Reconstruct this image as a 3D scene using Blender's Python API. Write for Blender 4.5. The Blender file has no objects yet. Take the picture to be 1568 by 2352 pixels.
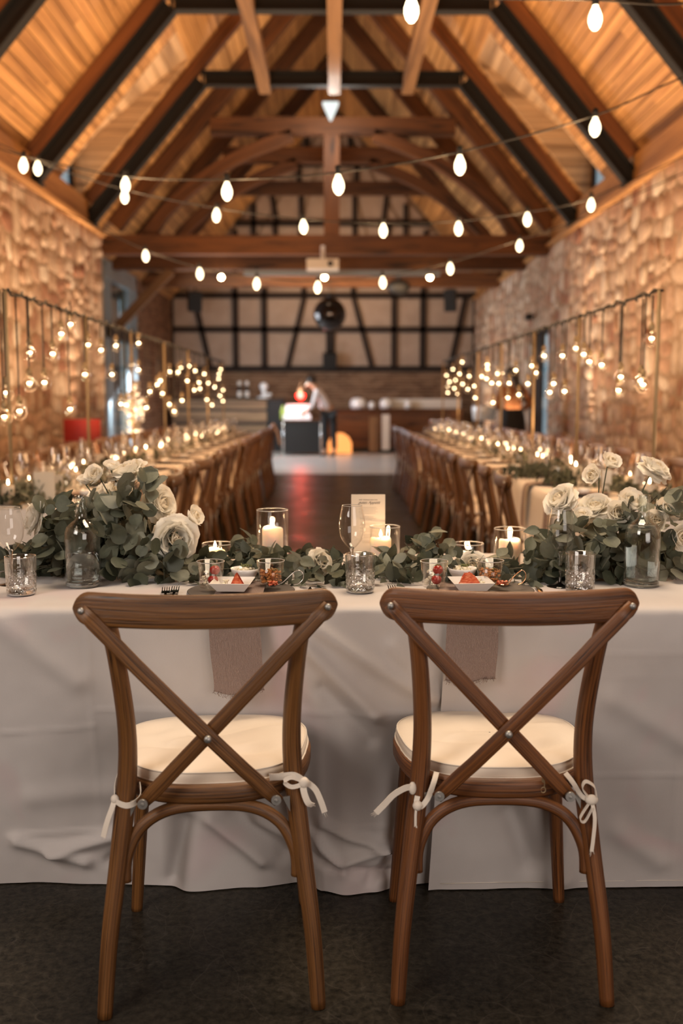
import bpy, math, random
from mathutils import Vector, Matrix, Euler, noise
V = Vector
R = math.radians
PI = math.pi
random.seed(7)
sc = bpy.context.scene
COL = sc.collection

# ---------------------------------------------------------------- camera
FPX, CAMH = 2287.0, 1.243
PITCH, YAW = math.atan(261 / FPX), math.atan(19 / FPX)
cd = bpy.data.cameras.new('camera')
cam = bpy.data.objects.new('camera', cd); COL.objects.link(cam)
cd.sensor_fit = 'HORIZONTAL'; cd.sensor_width = 24.0; cd.lens = 24.0 * FPX / 1568
cam.location = (0, 0, CAMH)
cam.rotation_euler = (PI / 2 - PITCH, 0, -YAW)
cd.clip_start = 0.05; cd.clip_end = 80
cd.dof.use_dof = True; cd.dof.focus_distance = 2.42; cd.dof.aperture_fstop = 2.2
sc.camera = cam

# ---------------------------------------------------------------- view and world
sc.view_settings.view_transform = 'Standard'
sc.view_settings.look = 'None'
sc.view_settings.exposure = 0.0
sc.view_settings.gamma = 1.0
sc.view_settings.use_curve_mapping = False
sc.cycles.use_denoising = True
sc.cycles.sample_clamp_indirect = 3.0
sc.cycles.max_bounces = 8
sc.cycles.diffuse_bounces = 3
sc.cycles.glossy_bounces = 4
sc.cycles.transmission_bounces = 8
sc.cycles.transparent_max_bounces = 24
sc.cycles.caustics_reflective = False
sc.cycles.caustics_refractive = False
w = bpy.data.worlds.new('dusk_daylight'); sc.world = w; w.use_nodes = True
w.node_tree.nodes['Background'].inputs['Color'].default_value = (.60, .74, .82, 1)
w.node_tree.nodes['Background'].inputs['Strength'].default_value = 1.0

# ---------------------------------------------------------------- lights of the room and added fills
def lamp(name, kind, loc, energy, color, aim=None, parent=None, **kw):
    l = bpy.data.lights.new(name, kind); l.energy = energy; l.color = color
    for k, v in kw.items(): setattr(l, k, v)
    o = bpy.data.objects.new(name, l); COL.objects.link(o); o.location = loc
    if aim is not None:
        o.rotation_euler = (V(aim) - V(loc)).to_track_quat('-Z', 'Y').to_euler()
    if parent: o.parent = parent
    return o
WARM = (1.0, .56, .25)
# window light from behind the photographer, left, then two added fills, one low and one overhead
lamp('rear_window_light', 'AREA', (-2.5, -.6, 2.8), 84, (1.0, .90, .81), aim=(0.3, 2.4, .5), size=1.6, size_y=1.6, shape='RECTANGLE')
lamp('rear_fill_light', 'AREA', (2.0, -1.9, 1.5), 66, (1.0, .88, .80), aim=(0.0, 2.4, .5), size=2.4, size_y=2.0, shape='RECTANGLE')
lamp('overhead_fill_light', 'AREA', (0.5, 2.7, 3.4), 80, (1.0, .77, .54), aim=(.2, 2.3, 0), size=1.4, size_y=1.0, shape='RECTANGLE')  # added warm fill from above, no ceiling lamp built
# daylight through the glazed side openings at the far end, then two added fills toward the gable
lamp('left_glazing_light', 'AREA', (-3.8, 19.0, 1.9), 330, (.85, .93, 1.0), aim=(0, 19.6, 0), size=2.6, size_y=2.6, shape='RECTANGLE')
lamp('hall_fill_light', 'AREA', (0, 20.5, 3.4), 36, (1.0, .64, .36), aim=(0, 25, 2.6), size=3.5, size_y=.6, shape='RECTANGLE')  # unseen warm fill toward the gable wall, no fixture
lamp('gable_fill_light', 'AREA', (0, 22.9, 3.95), 40, (1.0, .64, .36), aim=(0, 25, 5.6), size=3.0, size_y=.4, shape='RECTANGLE')  # added fill to brighten the upper gable, no fixture

# ---------------------------------------------------------------- helpers
def ray(px, py):
    x = (px - 784) / FPX; y = -(py - 1176) / FPX
    d = V((x, math.cos(PITCH) + y * math.sin(PITCH), -math.sin(PITCH) + y * math.cos(PITCH)))
    c, s = math.cos(YAW), math.sin(YAW)
    return V((d.x * c + d.y * s, -d.x * s + d.y * c, d.z))
def PY(px, py, Y): r = ray(px, py); return V((0, 0, CAMH)) + r * (Y / r.y)
def PZ(px, py, Z): r = ray(px, py); return V((0, 0, CAMH)) + r * ((Z - CAMH) / r.z)
def PX(px, py, X): r = ray(px, py); return V((0, 0, CAMH)) + r * (X / r.x)

class MB:
    def __init__(s): s.v = []; s.f = []; s.uv = []; s.sm = []
    def vert(s, p): s.v.append(tuple(p)); return len(s.v) - 1
    def face(s, idx, uv=None, smooth=False):
        s.f.append(tuple(idx)); s.uv.append(uv or [(0, 0)] * len(idx)); s.sm.append(smooth)
    def grid(s, rows, smooth=True, wrap=False, uvs=None):
        n = len(s.v); a = len(rows); b = len(rows[0])
        for r in rows: s.v.extend(tuple(p) for p in r)
        for i in range(a - 1):
            for j in range(b if wrap else b - 1):
                k = (j + 1) % b
                q = (n + i * b + j, n + i * b + k, n + (i + 1) * b + k, n + (i + 1) * b + j)
                if uvs:
                    jj = j + 1
                    s.face(q, [uvs(i, j), uvs(i, jj), uvs(i + 1, jj), uvs(i + 1, j)], smooth)
                else: s.face(q, None, smooth)
        return n
    def box(s, c, size, rot=None, bev=0.0):
        hx, hy, hz = size[0] / 2, size[1] / 2, size[2] / 2
        L = max(range(3), key=lambda i: size[i])
        n = len(s.v); c = V(c)
        pts = []
        for x in (-1, 1):
            for y in (-1, 1):
                for z in (-1, 1):
                    p = V((x * hx, y * hy, z * hz)); pts.append(p)
                    q = rot @ p if rot else p
                    s.v.append(tuple(c + q))
        o = [i for i in range(3) if i != L]
        off = random.random() * 9
        for fc in ((0, 1, 3, 2), (4, 6, 7, 5), (0, 4, 5, 1), (2, 3, 7, 6), (0, 2, 6, 4), (1, 5, 7, 3)):
            s.face([n + i for i in fc], [(pts[i][L] + off, pts[i][o[0]] + pts[i][o[1]] + off) for i in fc])
    def beam(s, p1, p2, w_, h_, up=(0, 0, 1)):
        p1, p2 = V(p1), V(p2); d = p2 - p1; L = d.length; d.normalize()
        up = V(up)
        if abs(d.dot(up)) > .99: up = V((0, 1, 0))
        x = d.cross(up).normalized(); z = x.cross(d)
        M = Matrix((x, d, z)).transposed()
        s.box((p1 + p2) / 2, (w_, L, h_), M)
    def sweep(s, pts, prof, ref=None, n=10, scale=None, caps=True, closed=False, smooth=True, uoff=0.0):
        pts = [V(p) for p in pts]; m = len(pts)
        if not isinstance(prof, (list, tuple)):
            r = prof; prof = [(r * math.cos(2 * PI * i / n), r * math.sin(2 * PI * i / n)) for i in range(n)]
        per = [0]
        for i in range(len(prof)):
            a, b = prof[i], prof[(i + 1) % len(prof)]
            per.append(per[-1] + math.hypot(a[0] - b[0], a[1] - b[1]))
        tang = []
        for i in range(m):
            if closed: t = pts[(i + 1) % m] - pts[i - 1]
            else: t = pts[min(i + 1, m - 1)] - pts[max(i - 1, 0)]
            tang.append(t.normalized() if t.length > 1e-9 else V((0, 0, 1)))
        if ref is None:
            N = tang[0].orthogonal().normalized()
        arc = 0; rows = []; us = []
        for i in range(m):
            t = tang[i]
            if ref is not None:
                rr = V(ref[i]) if isinstance(ref, list) else V(ref)
                N = (rr - t * rr.dot(t)).normalized()
            else:
                N = (N - t * N.dot(t)).normalized()
            B = t.cross(N)
            k = scale[i] if scale else 1.0
            ka, kb = (k if isinstance(k, tuple) else (k, k))
            rows.append([pts[i] + N * (a * ka) + B * (b * kb) for a, b in prof])
            if i: arc += (pts[i] - pts[i - 1]).length
            us.append(arc)
        if closed: rows.append(rows[0]); us.append(arc + (pts[0] - pts[-1]).length)
        n0 = s.grid(rows, smooth, True, lambda i, j: (us[i] + uoff, per[j] + uoff))
        if caps and not closed:
            b = len(prof)
            s.face([n0 + i for i in range(b)][::-1]); s.face([n0 + (m - 1) * b + i for i in range(b)])
    def lathe(s, prof, n=24, c=(0, 0, 0), smooth=True, fn=None):
        rows = []
        for k, (r, z) in enumerate(prof):
            row = []
            for i in range(n):
                a = 2 * PI * i / n
                rr = fn(a, r, z, k) if fn else r
                row.append((c[0] + rr * math.cos(a), c[1] + rr * math.sin(a), c[2] + z))
            rows.append(row)
        s.grid(rows, smooth, True, lambda i, j: (j / n, prof[i][1]))
    def sphere(s, c, r, n=12, m=8, sc_=(1, 1, 1), smooth=True):
        prof = [(max(1e-5, r * math.sin(PI * k / m)), -r * math.cos(PI * k / m)) for k in range(m + 1)]
        rows = [[(c[0] + q * math.cos(2 * PI * i / n) * sc_[0], c[1] + q * math.sin(2 * PI * i / n) * sc_[1], c[2] + z * sc_[2]) for i in range(n)] for q, z in prof]
        s.grid(rows, smooth, True)
    def mesh(s, name):
        me = bpy.data.meshes.new(name)
        me.from_pydata(s.v, [], s.f)
        ul = me.uv_layers.new(name='UVMap')
        flat = [c for f in s.uv for t in f for c in t]
        ul.data.foreach_set('uv', flat)
        me.polygons.foreach_set('use_smooth', s.sm)
        me.update()
        return me
    def build(s, name, m, parent=None, loc=None, **props):
        return obj(name, s.mesh(name), m, parent, loc, **props)

def obj(name, me, m=None, parent=None, loc=None, rot=None, scale=None, **props):
    o = bpy.data.objects.new(name, me); COL.objects.link(o)
    if m is not None and len(me.materials) == 0: me.materials.append(m)
    if parent: o.parent = parent
    if loc is not None: o.location = loc
    if rot is not None: o.rotation_euler = rot
    if scale is not None: o.scale = scale if hasattr(scale, '__len__') else (scale,) * 3
    for k, v in props.items(): o[k] = v
    return o
def thing(name, label, cat, loc=(0, 0, 0), rot=(0, 0, 0), group=None):
    o = bpy.data.objects.new(name, None); COL.objects.link(o)
    o.empty_display_size = .05
    o.location = loc; o.rotation_euler = rot
    o['label'] = label; o['category'] = cat
    if group: o['group'] = group
    return o
def tag(o, label, cat, group=None):
    o['label'] = label; o['category'] = cat
    if group: o['group'] = group
    return o
KIDS = {}
def kids(o): return [c for c in o.children]
def dup(src, loc=None, rotz=None, label=None, group=None, scale=None, tree=None):
    """copy a thing with its parts and sub-parts (shared mesh data)"""
    if tree is None: tree = snapshot(src)
    def rec(node, parent):
        o, ch = node
        c = o.copy(); COL.objects.link(c)
        if parent is not None: c.parent = parent; c.matrix_parent_inverse = o.matrix_parent_inverse.copy()
        for n in ch: rec(n, c)
        return c
    r = rec(tree, None)
    if loc is not None: r.location = loc
    if rotz is not None: r.rotation_euler = (0, 0, rotz) if not hasattr(rotz, '__len__') else rotz
    if label: r['label'] = label
    if group: r['group'] = group
    if scale: r.scale = (scale,) * 3
    return r
def snapshot(o): return (o, [snapshot(c) for c in o.children])
def struct(o): o['kind'] = 'structure'; return o

# ---------------------------------------------------------------- materials
def mat(name, col=(.5, .5, .5), rough=.5, metal=0.0, **kw):
    m = bpy.data.materials.new(name); m.use_nodes = True
    p = m.node_tree.nodes['Principled BSDF']
    p.inputs['Base Color'].default_value = (*col, 1)
    p.inputs['Roughness'].default_value = rough
    p.inputs['Metallic'].default_value = metal
    for k, v in kw.items():
        p.inputs[k.replace('_', ' ')].default_value = v
    return m
def N(m, t, **kw):
    n = m.node_tree.nodes.new(t)
    for k, v in kw.items(): setattr(n, k, v)
    return n
def L(m, a, b): m.node_tree.links.new(a, b)
def P(m): return m.node_tree.nodes['Principled BSDF']
def ramp(m, fac, stops):
    r = N(m, 'ShaderNodeValToRGB'); e = r.color_ramp.elements
    while len(e) < len(stops): e.new(.5)
    for i, (p, c) in enumerate(stops): e[i].position = p; e[i].color = (*c, 1)
    L(m, fac, r.inputs[0]); return r.outputs[0]
def noise_tex(m, vec, scale, detail=4, rough=.55, dist=0.0):
    n = N(m, 'ShaderNodeTexNoise'); n.inputs['Scale'].default_value = scale
    n.inputs['Detail'].default_value = detail; n.inputs['Roughness'].default_value = rough
    n.inputs['Distortion'].default_value = dist
    if vec is not None: L(m, vec, n.inputs['Vector'])
    return n.outputs['Fac']
def coords(m, kind='Object', scale=(1, 1, 1)):
    t = N(m, 'ShaderNodeTexCoord'); mp = N(m, 'ShaderNodeMapping')
    mp.inputs['Scale'].default_value = scale
    L(m, t.outputs[kind], mp.inputs['Vector']); return mp.outputs[0]
def bump(m, h, strength=.3, dist=.01):
    b = N(m, 'ShaderNodeBump'); b.inputs['Strength'].default_value = strength
    b.inputs['Distance'].default_value = dist
    L(m, h, b.inputs['Height']); L(m, b.outputs[0], P(m).inputs['Normal']); return b
def mixc(m, fac, a, b, mode='MIX'):
    x = N(m, 'ShaderNodeMix', data_type='RGBA', blend_type=mode)
    for s_, v in ((x.inputs[0], fac), (x.inputs[6], a), (x.inputs[7], b)):
        if isinstance(v, (int, float)): s_.default_value = v
        elif isinstance(v, tuple): s_.default_value = (*v, 1)
        else: L(m, v, s_)
    return x.outputs[2]
def island(m): g = N(m, 'ShaderNodeNewGeometry'); return g.outputs['Random Per Island']
def orand(m): g = N(m, 'ShaderNodeObjectInfo'); return g.outputs['Random']
def wood(name, dark, light, gu=3.0, gv=70.0, rough=.4, kind='UV', rnd=.35, bmp=.15, coat=0.0):
    m = mat(name, light, rough)
    v = coords(m, kind, (gu, gv, gv) if kind != 'UV' else (gu, gv, 1))
    o = N(m, 'ShaderNodeVectorMath', operation='ADD'); L(m, v, o.inputs[0])
    c = N(m, 'ShaderNodeVectorMath', operation='SCALE'); c.inputs[0].default_value = (13, 29, 7)
    L(m, orand(m), c.inputs['Scale']); L(m, c.outputs[0], o.inputs[1])
    f = noise_tex(m, o.outputs[0], 1.0, 6, .6, 1.2)
    f2 = noise_tex(m, o.outputs[0], .18, 2, .5, 2.0)
    col = ramp(m, f, [(.34, dark), (.46, tuple(a * .35 + b * .65 for a, b in zip(dark, light))), (.66, light)])
    col = mixc(m, .55, col, ramp(m, f2, [(.35, tuple(x * .55 for x in light)), (.65, tuple(min(1, x * 1.15) for x in light))]), 'MULTIPLY') if False else col
    sc2 = ramp(m, f2, [(.32, (.45, .40, .36)), (.6, (1, 1, 1))])
    col = mixc(m, 1.0, col, sc2, 'MULTIPLY')
    if rnd:
        rr = ramp(m, orand(m), [(0, (1 - rnd,) * 3), (1, (1, 1, 1))])
        col = mixc(m, 1.0, col, rr, 'MULTIPLY')
    L(m, col, P(m).inputs['Base Color'])
    bump(m, f, bmp, .004)
    if coat: P(m).inputs['Coat Weight'].default_value = coat; P(m).inputs['Coat Roughness'].default_value = .25
    return m
def emis(name, col, st):
    m = mat(name, (0, 0, 0), .5); p = P(m)
    p.inputs['Emission Color'].default_value = (*col, 1); p.inputs['Emission Strength'].default_value = st
    return m
def thin_glass(name, tint=(1, 1, 1), edge=.55, base=.06, rough=.02):
    m = bpy.data.materials.new(name); m.use_nodes = True; nt = m.node_tree; nt.nodes.clear()
    o = N(m, 'ShaderNodeOutputMaterial'); mx = N(m, 'ShaderNodeMixShader')
    t = N(m, 'ShaderNodeBsdfTransparent'); g = N(m, 'ShaderNodeBsdfGlossy')
    t.inputs[0].default_value = (*tint, 1); g.inputs['Roughness'].default_value = rough
    g.inputs['Color'].default_value = (1, 1, 1, 1)
    lw = N(m, 'ShaderNodeLayerWeight'); lw.inputs[0].default_value = .5
    pw = N(m, 'ShaderNodeMath', operation='POWER'); pw.inputs[1].default_value = 3.0
    L(m, lw.outputs['Facing'], pw.inputs[0])
    ma = N(m, 'ShaderNodeMath', operation='MULTIPLY_ADD'); L(m, pw.outputs[0], ma.inputs[0])
    ma.inputs[1].default_value = edge; ma.inputs[2].default_value = base
    L(m, ma.outputs[0], mx.inputs[0]); L(m, t.outputs[0], mx.inputs[1]); L(m, g.outputs[0], mx.inputs[2])
    L(m, mx.outputs[0], o.inputs[0]); return m

M = {}
M['chair_wood'] = wood('stained_oak', (.035, .011, .003), (.24, .098, .026), 3.0, 300, .42, rnd=.2, coat=.15, bmp=.35)
M['chair_wood_golden'] = wood('golden_stained_oak', (.030, .011, .003), (.25, .105, .028), 3.5, 300, .42, rnd=0, coat=.12, bmp=.5)
M['chair_wood_red'] = wood('reddish_stained_oak', (.030, .009, .003), (.25, .090, .024), 3.5, 300, .42, rnd=0, coat=.12, bmp=.5)
M['chair_seat'] = wood('dark_seat_board', (.02, .008, .003), (.07, .03, .012), 3, 60, .6)
M['old_wood'] = wood('old_timber', (.035, .012, .003), (.20, .072, .018), .8, 9, .7, rnd=.3)
M['dark_wood'] = wood('blackened_timber', (.010, .006, .004), (.035, .018, .010), .8, 9, .8, rnd=.2)
M['rafter_wood'] = wood('rafter_pine', (.09, .030, .007), (.26, .092, .024), .7, 10, .65, rnd=.15)
M['board_pine'] = wood('pine_ceiling_board', (.46, .22, .075), (.76, .41, .155), .5, 16, .6, rnd=.16, bmp=.1)
M['pale_beam'] = wood('pale_planed_beam', (.17, .085, .034), (.31, .165, .07), .6, 12, .6, rnd=.1)
M['cheek_pine_lit'] = wood('lit_pine_board', (.50, .31, .16), (.66, .45, .27), .5, 16, .6, rnd=.1, bmp=.1)  # paler than the roof boards: uplight on the dormer lining put into the colour
M['light_board'] = wood('light_counter_board', (.20, .12, .06), (.36, .23, .12), .6, 12, .6, rnd=.1)
M['steel_black'] = mat('black_painted_steel', (.005, .0045, .004), .75, 0)
M['black'] = mat('black_matt', (.006, .006, .006), .6)
M['cable'] = mat('black_cable', (.012, .010, .008), .6)
M['chrome'] = mat('bright_metal', (.75, .74, .72), .22, 1.0)
M['dull_metal'] = mat('grey_galvanised_bolt', (.40, .39, .37), .5, .9)
M['brass'] = mat('brass_tube', (.34, .24, .13), .5, .25)
M['gold'] = mat('copper_gold_cutlery', (.80, .48, .28), .18, 1.0)
M['copper'] = mat('dull_copper', (.30, .14, .07), .5, .8)
M['darkcut'] = mat('black_cutlery', (.03, .028, .026), .2, 1.0)
M['white_plastic'] = mat('white_plastic', (.72, .69, .64), .4)
M['porcelain'] = mat('white_porcelain', (.80, .77, .73), .18)
M['steelware'] = mat('bright_steel_dish', (.86, .90, .92), .3, .15)
M['skin'] = mat('skin', (.42, .22, .13), .5)
M['hair'] = mat('dark_hair', (.012, .007, .005), .5)

m = M['floor'] = mat('dark_screed', (.04, .035, .03), .42)
v = coords(m, 'Object', (1, 1, 1))
f1 = noise_tex(m, v, 2.2, 6, .65, .6); f2 = noise_tex(m, v, 55, 5, .7, .3); f3 = noise_tex(m, v, 11, 5, .75, 1.5)
c = ramp(m, f1, [(.36, (.009, .0075, .0055)), (.64, (.036, .029, .020))])
c = mixc(m, .6, c, ramp(m, f2, [(.36, (.006, .0055, .004)), (.68, (.060, .051, .038))]))
scr = N(m, 'ShaderNodeTexVoronoi', feature='DISTANCE_TO_EDGE'); scr.inputs['Scale'].default_value = 2.3
wv = N(m, 'ShaderNodeVectorMath', operation='ADD'); L(m, v, wv.inputs[0])
nn = N(m, 'ShaderNodeTexNoise'); nn.inputs['Scale'].default_value = 3; L(m, v, nn.inputs['Vector']); L(m, nn.outputs['Color'], wv.inputs[1])
L(m, wv.outputs[0], scr.inputs['Vector'])
c = mixc(m, ramp(m, scr.outputs['Distance'], [(0, (.22,) * 3), (.006, (0, 0, 0))]), c, (.13, .11, .09))
c = mixc(m, ramp(m, f3, [(.58, (0, 0, 0)), (.74, (.5,) * 3)]), c, (.10, .085, .07))
L(m, c, P(m).inputs['Base Color'])
L(m, ramp(m, f1, [(.3, (.24,) * 3), (.7, (.40,) * 3)]), P(m).inputs['Roughness'])
bump(m, f2, .25, .002); P(m).inputs['Specular IOR Level'].default_value = .14
m = M['floor_daylit'] = mat('screed_painted_daylight', (.52, .50, .46), .3)  # daylight patch at the far end put into a lighter floor colour
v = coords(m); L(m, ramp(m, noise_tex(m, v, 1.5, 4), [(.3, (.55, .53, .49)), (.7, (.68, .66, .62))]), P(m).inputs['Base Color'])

m = M['stone'] = mat('sandstone', (.4, .25, .15), .9)
v = coords(m, 'Object')
rs_ = N(m, 'ShaderNodeMath', operation='ADD'); L(m, island(m), rs_.inputs[0]); L(m, orand(m), rs_.inputs[1])
rnd_ = N(m, 'ShaderNodeMath', operation='FRACT'); L(m, rs_.outputs[0], rnd_.inputs[0]); rnd_ = rnd_.outputs[0]
base = ramp(m, rnd_, [(0, (.34, .16, .10)), (.2, (.56, .37, .26)), (.42, (.72, .58, .45)), (.58, (.48, .28, .18)), (.78, (.62, .46, .34)), (1, (.82, .72, .60))])
n1 = noise_tex(m, v, 9, 6, .7)
base = mixc(m, 1.0, base, ramp(m, n1, [(.25, (.55, .52, .5)), (.7, (1.1, 1.1, 1.1))]), 'MULTIPLY')
L(m, base, P(m).inputs['Base Color']); bump(m, n1, .7, .02)
m = M['mortar'] = mat('lime_mortar', (.26, .18, .12), .95)
v = coords(m); n1 = noise_tex(m, v, 12, 5, .7)
L(m, ramp(m, n1, [(.3, (.28, .18, .11)), (.7, (.50, .37, .26))]), P(m).inputs['Base Color']); bump(m, n1, .6, .02)
m = M['brick'] = mat('old_brick', (.2, .11, .07), .9)
v = coords(m)
base = ramp(m, island(m), [(0, (.13, .065, .035)), (.5, (.20, .11, .06)), (1, (.27, .16, .095))])
L(m, base, P(m).inputs['Base Color']); bump(m, noise_tex(m, v, 14, 5), .4, .01)
m = M['plaster'] = mat('limewashed_panel', (.36, .27, .21), .9)
v = coords(m); n1 = noise_tex(m, v, 3, 5)
L(m, ramp(m, n1, [(.3, (.36, .27, .21)), (.7, (.44, .34, .27))]), P(m).inputs['Base Color']); bump(m, n1, .2, .01)

def cloth(name, c1, c2, sc_=420, bs=.25, glow_tint=None, rough=.9):
    m = mat(name, c1, rough); P(m).inputs['Sheen Weight'].default_value = .15
    v = coords(m, 'Object')
    n1 = noise_tex(m, v, 2.2, 4, .6); n2 = noise_tex(m, v, sc_, 2, .6)
    col = ramp(m, n1, [(.35, c1), (.65, c2)])
    if glow_tint: col = mixc(m, ramp(m, noise_tex(m, v, 3.1, 2, .5, .8), [(.55, (0, 0, 0)), (.72, (.6,) * 3)]), col, glow_tint)
    L(m, col, P(m).inputs['Base Color']); bump(m, n2, bs, .0008); return m
M['linen'] = cloth('white_table_linen', (.53, .49, .47), (.61, .57, .55), glow_tint=(.60, .43, .44))  # pink patches put a reddish glow into the cloth colour
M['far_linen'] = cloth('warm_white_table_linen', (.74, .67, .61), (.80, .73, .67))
M['cushion'] = cloth('cream_cushion_cotton', (.80, .68, .55), (.86, .75, .62), 500, .2)
M['tie'] = cloth('cream_cotton_tape', (.74, .65, .55), (.80, .72, .62), 600, .3)
M['napkin'] = mat('dusty_rose_gauze', (.40, .29, .25), .95)
m = M['napkin']; v = coords(m, 'Object', (300, 300, 170)); wv = N(m, 'ShaderNodeTexWave'); wv.inputs['Scale'].default_value = .5
wv.inputs['Distortion'].default_value = 14; wv.inputs['Detail'].default_value = 4; wv.inputs['Detail Scale'].default_value = 1.6; L(m, v, wv.inputs['Vector'])
v2 = coords(m, 'Object', (1, 1, 1)); n2 = noise_tex(m, v2, 330, 3, .6, 1)
L(m, mixc(m, n2, (.31, .215, .185), (.50, .38, .33)), P(m).inputs['Base Color'])
ad = N(m, 'ShaderNodeMath', operation='ADD'); L(m, wv.outputs['Fac'], ad.inputs[0]); L(m, n2, ad.inputs[1]); bump(m, ad.outputs[0], .8, .002)

def leafmat(name, c1, c2, back):
    m = mat(name, c1, .55)
    v = coords(m, 'Object')
    g = N(m, 'ShaderNodeNewGeometry')
    r = g.outputs['Random Per Island']
    r2 = N(m, 'ShaderNodeMath', operation='ADD'); L(m, r, r2.inputs[0]); L(m, orand(m), r2.inputs[1])
    fr = N(m, 'ShaderNodeMath', operation='FRACT'); L(m, r2.outputs[0], fr.inputs[0])
    col = mixc(m, fr.outputs[0], c1, c2)
    col = mixc(m, 1.0, col, ramp(m, noise_tex(m, v, 60, 4), [(.3, (.75,) * 3), (.7, (1.1,) * 3)]), 'MULTIPLY')
    col = mixc(m, g.outputs['Backfacing'], col, back)
    L(m, col, P(m).inputs['Base Color'])
    P(m).inputs['Subsurface Weight'].default_value = 0
    return m
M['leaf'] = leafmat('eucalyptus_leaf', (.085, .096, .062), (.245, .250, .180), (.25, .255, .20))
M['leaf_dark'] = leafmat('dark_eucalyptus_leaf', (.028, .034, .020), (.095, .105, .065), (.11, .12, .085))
def translucent(m, fac, tint=1.0):
    out = m.node_tree.nodes['Material Output']; mx = N(m, 'ShaderNodeMixShader'); tr = N(m, 'ShaderNodeBsdfTranslucent')
    src = P(m).inputs['Base Color'].links
    if src: L(m, src[0].from_socket, tr.inputs[0])
    else: tr.inputs[0].default_value = P(m).inputs['Base Color'].default_value
    mx.inputs[0].default_value = fac
    L(m, P(m).outputs[0], mx.inputs[1]); L(m, tr.outputs[0], mx.inputs[2]); L(m, mx.outputs[0], out.inputs[0])
translucent(M['leaf'], .22); translucent(M['leaf_dark'], .15)
M['stem'] = mat('green_brown_stem', (.06, .055, .03), .6)
M['green_stem'] = mat('green_flower_stem', (.045, .065, .03), .5)
m = M['petal'] = mat('cream_petal', (.86, .80, .68), .6); P(m).inputs['Subsurface Weight'].default_value = .0
v = coords(m, 'Object'); L(m, ramp(m, noise_tex(m, v, 40, 3), [(.3, (.94, .89, .78)), (.7, (.98, .95, .88))]), P(m).inputs['Base Color'])
P(m).inputs['Sheen Weight'].default_value = .2
M['petal_in'] = mat('warm_inner_petal', (.95, .86, .70), .6)
translucent(M['petal'], .42); translucent(M['petal_in'], .42)
M['bud_green'] = mat('pale_green_bud', (.28, .32, .18), .6)
m = M['wax'] = mat('candle_wax', (.93, .82, .72), .5)
P(m).inputs['Subsurface Weight'].default_value = .85; P(m).inputs['Subsurface Radius'].default_value = (.026, .020, .015); P(m).inputs['Subsurface Scale'].default_value = 1.0
M['far_wax'] = mat('far_candle_wax', (.93, .78, .62), .5)
M['flame'] = emis('candle_flame', (1, .80, .52), 9)
M['far_flame'] = emis('distant_candle_flame', (1, .66, .36), 48)
M['bulb_glow'] = emis('edison_bulb_glow', (1, .80, .50), 5.0)
M['filament'] = emis('globe_filament', (1, .74, .42), 24)
M['red_glow'] = emis('red_heat_lamp', (1, .012, .006), 10)
M['red_core'] = emis('red_heat_lamp_core', (1, .62, .45), 2.2)
M['white_glow'] = emis('white_pendant_glow', (.88, .95, .92), 1.1)
M['warm_glow'] = emis('orange_uplight_glow', (1, .34, .09), 1.7)
M['vase'] = thin_glass('clear_cylinder_glass', (.99, .985, .975), .50, .035)
M['wineglass'] = thin_glass('clear_wine_glass', (.985, .985, .985), .75, .05)
M['pane'] = thin_glass('window_pane', (.80, .86, .88), .4, .12)
M['crystal'] = thin_glass('cut_crystal', (.95, .95, .94), .95, .16, .06)
M['bottle_glass'] = thin_glass('bottle_glass', (.93, .95, .94), .85, .05)
M['globe_glass'] = thin_glass('clear_globe_glass', (.95, .93, .9), .8, .06)
M['far_glass'] = thin_glass('distant_glassware', (.90, .90, .90), .9, .14, .12)
m = M['glass'] = mat('solid_clear_glass', (.98, .99, .985), 0.0); P(m).inputs['Transmission Weight'].default_value = 1; P(m).inputs['IOR'].default_value = 1.48
m = M['water'] = mat('still_water', (.97, .985, .98), 0.0); P(m).inputs['Transmission Weight'].default_value = 1; P(m).inputs['IOR'].default_value = 1.33
M['rim'] = mat('glass_rim', (.85, .83, .80), .12, .0, Transmission_Weight=.6)
M['card'] = cloth('cream_paper', (.62, .54, .44), (.65, .57, .47), 900, .03)
M['ink'] = mat('grey_ink', (.16, .13, .11), .8)
M['paleink'] = mat('pale_grey_ink', (.42, .36, .30), .8)
M['charger'] = mat('dark_taupe_plate', (.10, .085, .075), .7)
M['tomato'] = mat('red_tomato', (.34, .012, .006), .2)
M['salmon'] = mat('orange_salmon', (.72, .15, .06), .35)
m = M['salmon']; v = coords(m, 'Object', (60, 60, 160)); L(m, ramp(m, noise_tex(m, v, 1, 3, .5, 1), [(.35, (.42, .055, .02)), (.55, (.62, .13, .05)), (.72, (.78, .36, .22))]), P(m).inputs['Base Color'])
m = M['tartare'] = mat('orange_lentil', (.46, .17, .035), .5)
M['herb'] = mat('chopped_herb', (.14, .15, .05), .7)
M['cream_food'] = mat('cream_cheese', (.75, .68, .52), .6)
M['red_plastic'] = mat('red_lacquer', (.30, .012, .006), .4)
M['pink_cloth'] = mat('pale_rose_jacket', (.70, .58, .55), .9)
M['shirt_white'] = mat('white_shirt', (.62, .56, .56), .9)
M['shirt_rust'] = mat('rust_brown_top', (.30, .12, .045), .9)
M['trousers'] = mat('black_trousers', (.008, .008, .009), .8)
# ================================================================ THE SETTING
XW = 3.5            # inner face of the stone walls
YB, YF = -3.2, 25.0 # wall behind the photographer, gable wall
ZW = 3.67           # top of the masonry
RS = 1.17           # roof slope
def roofz(x): return 3.74 + RS * (3.91 - abs(x))
RIDGE = roofz(0)

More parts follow.
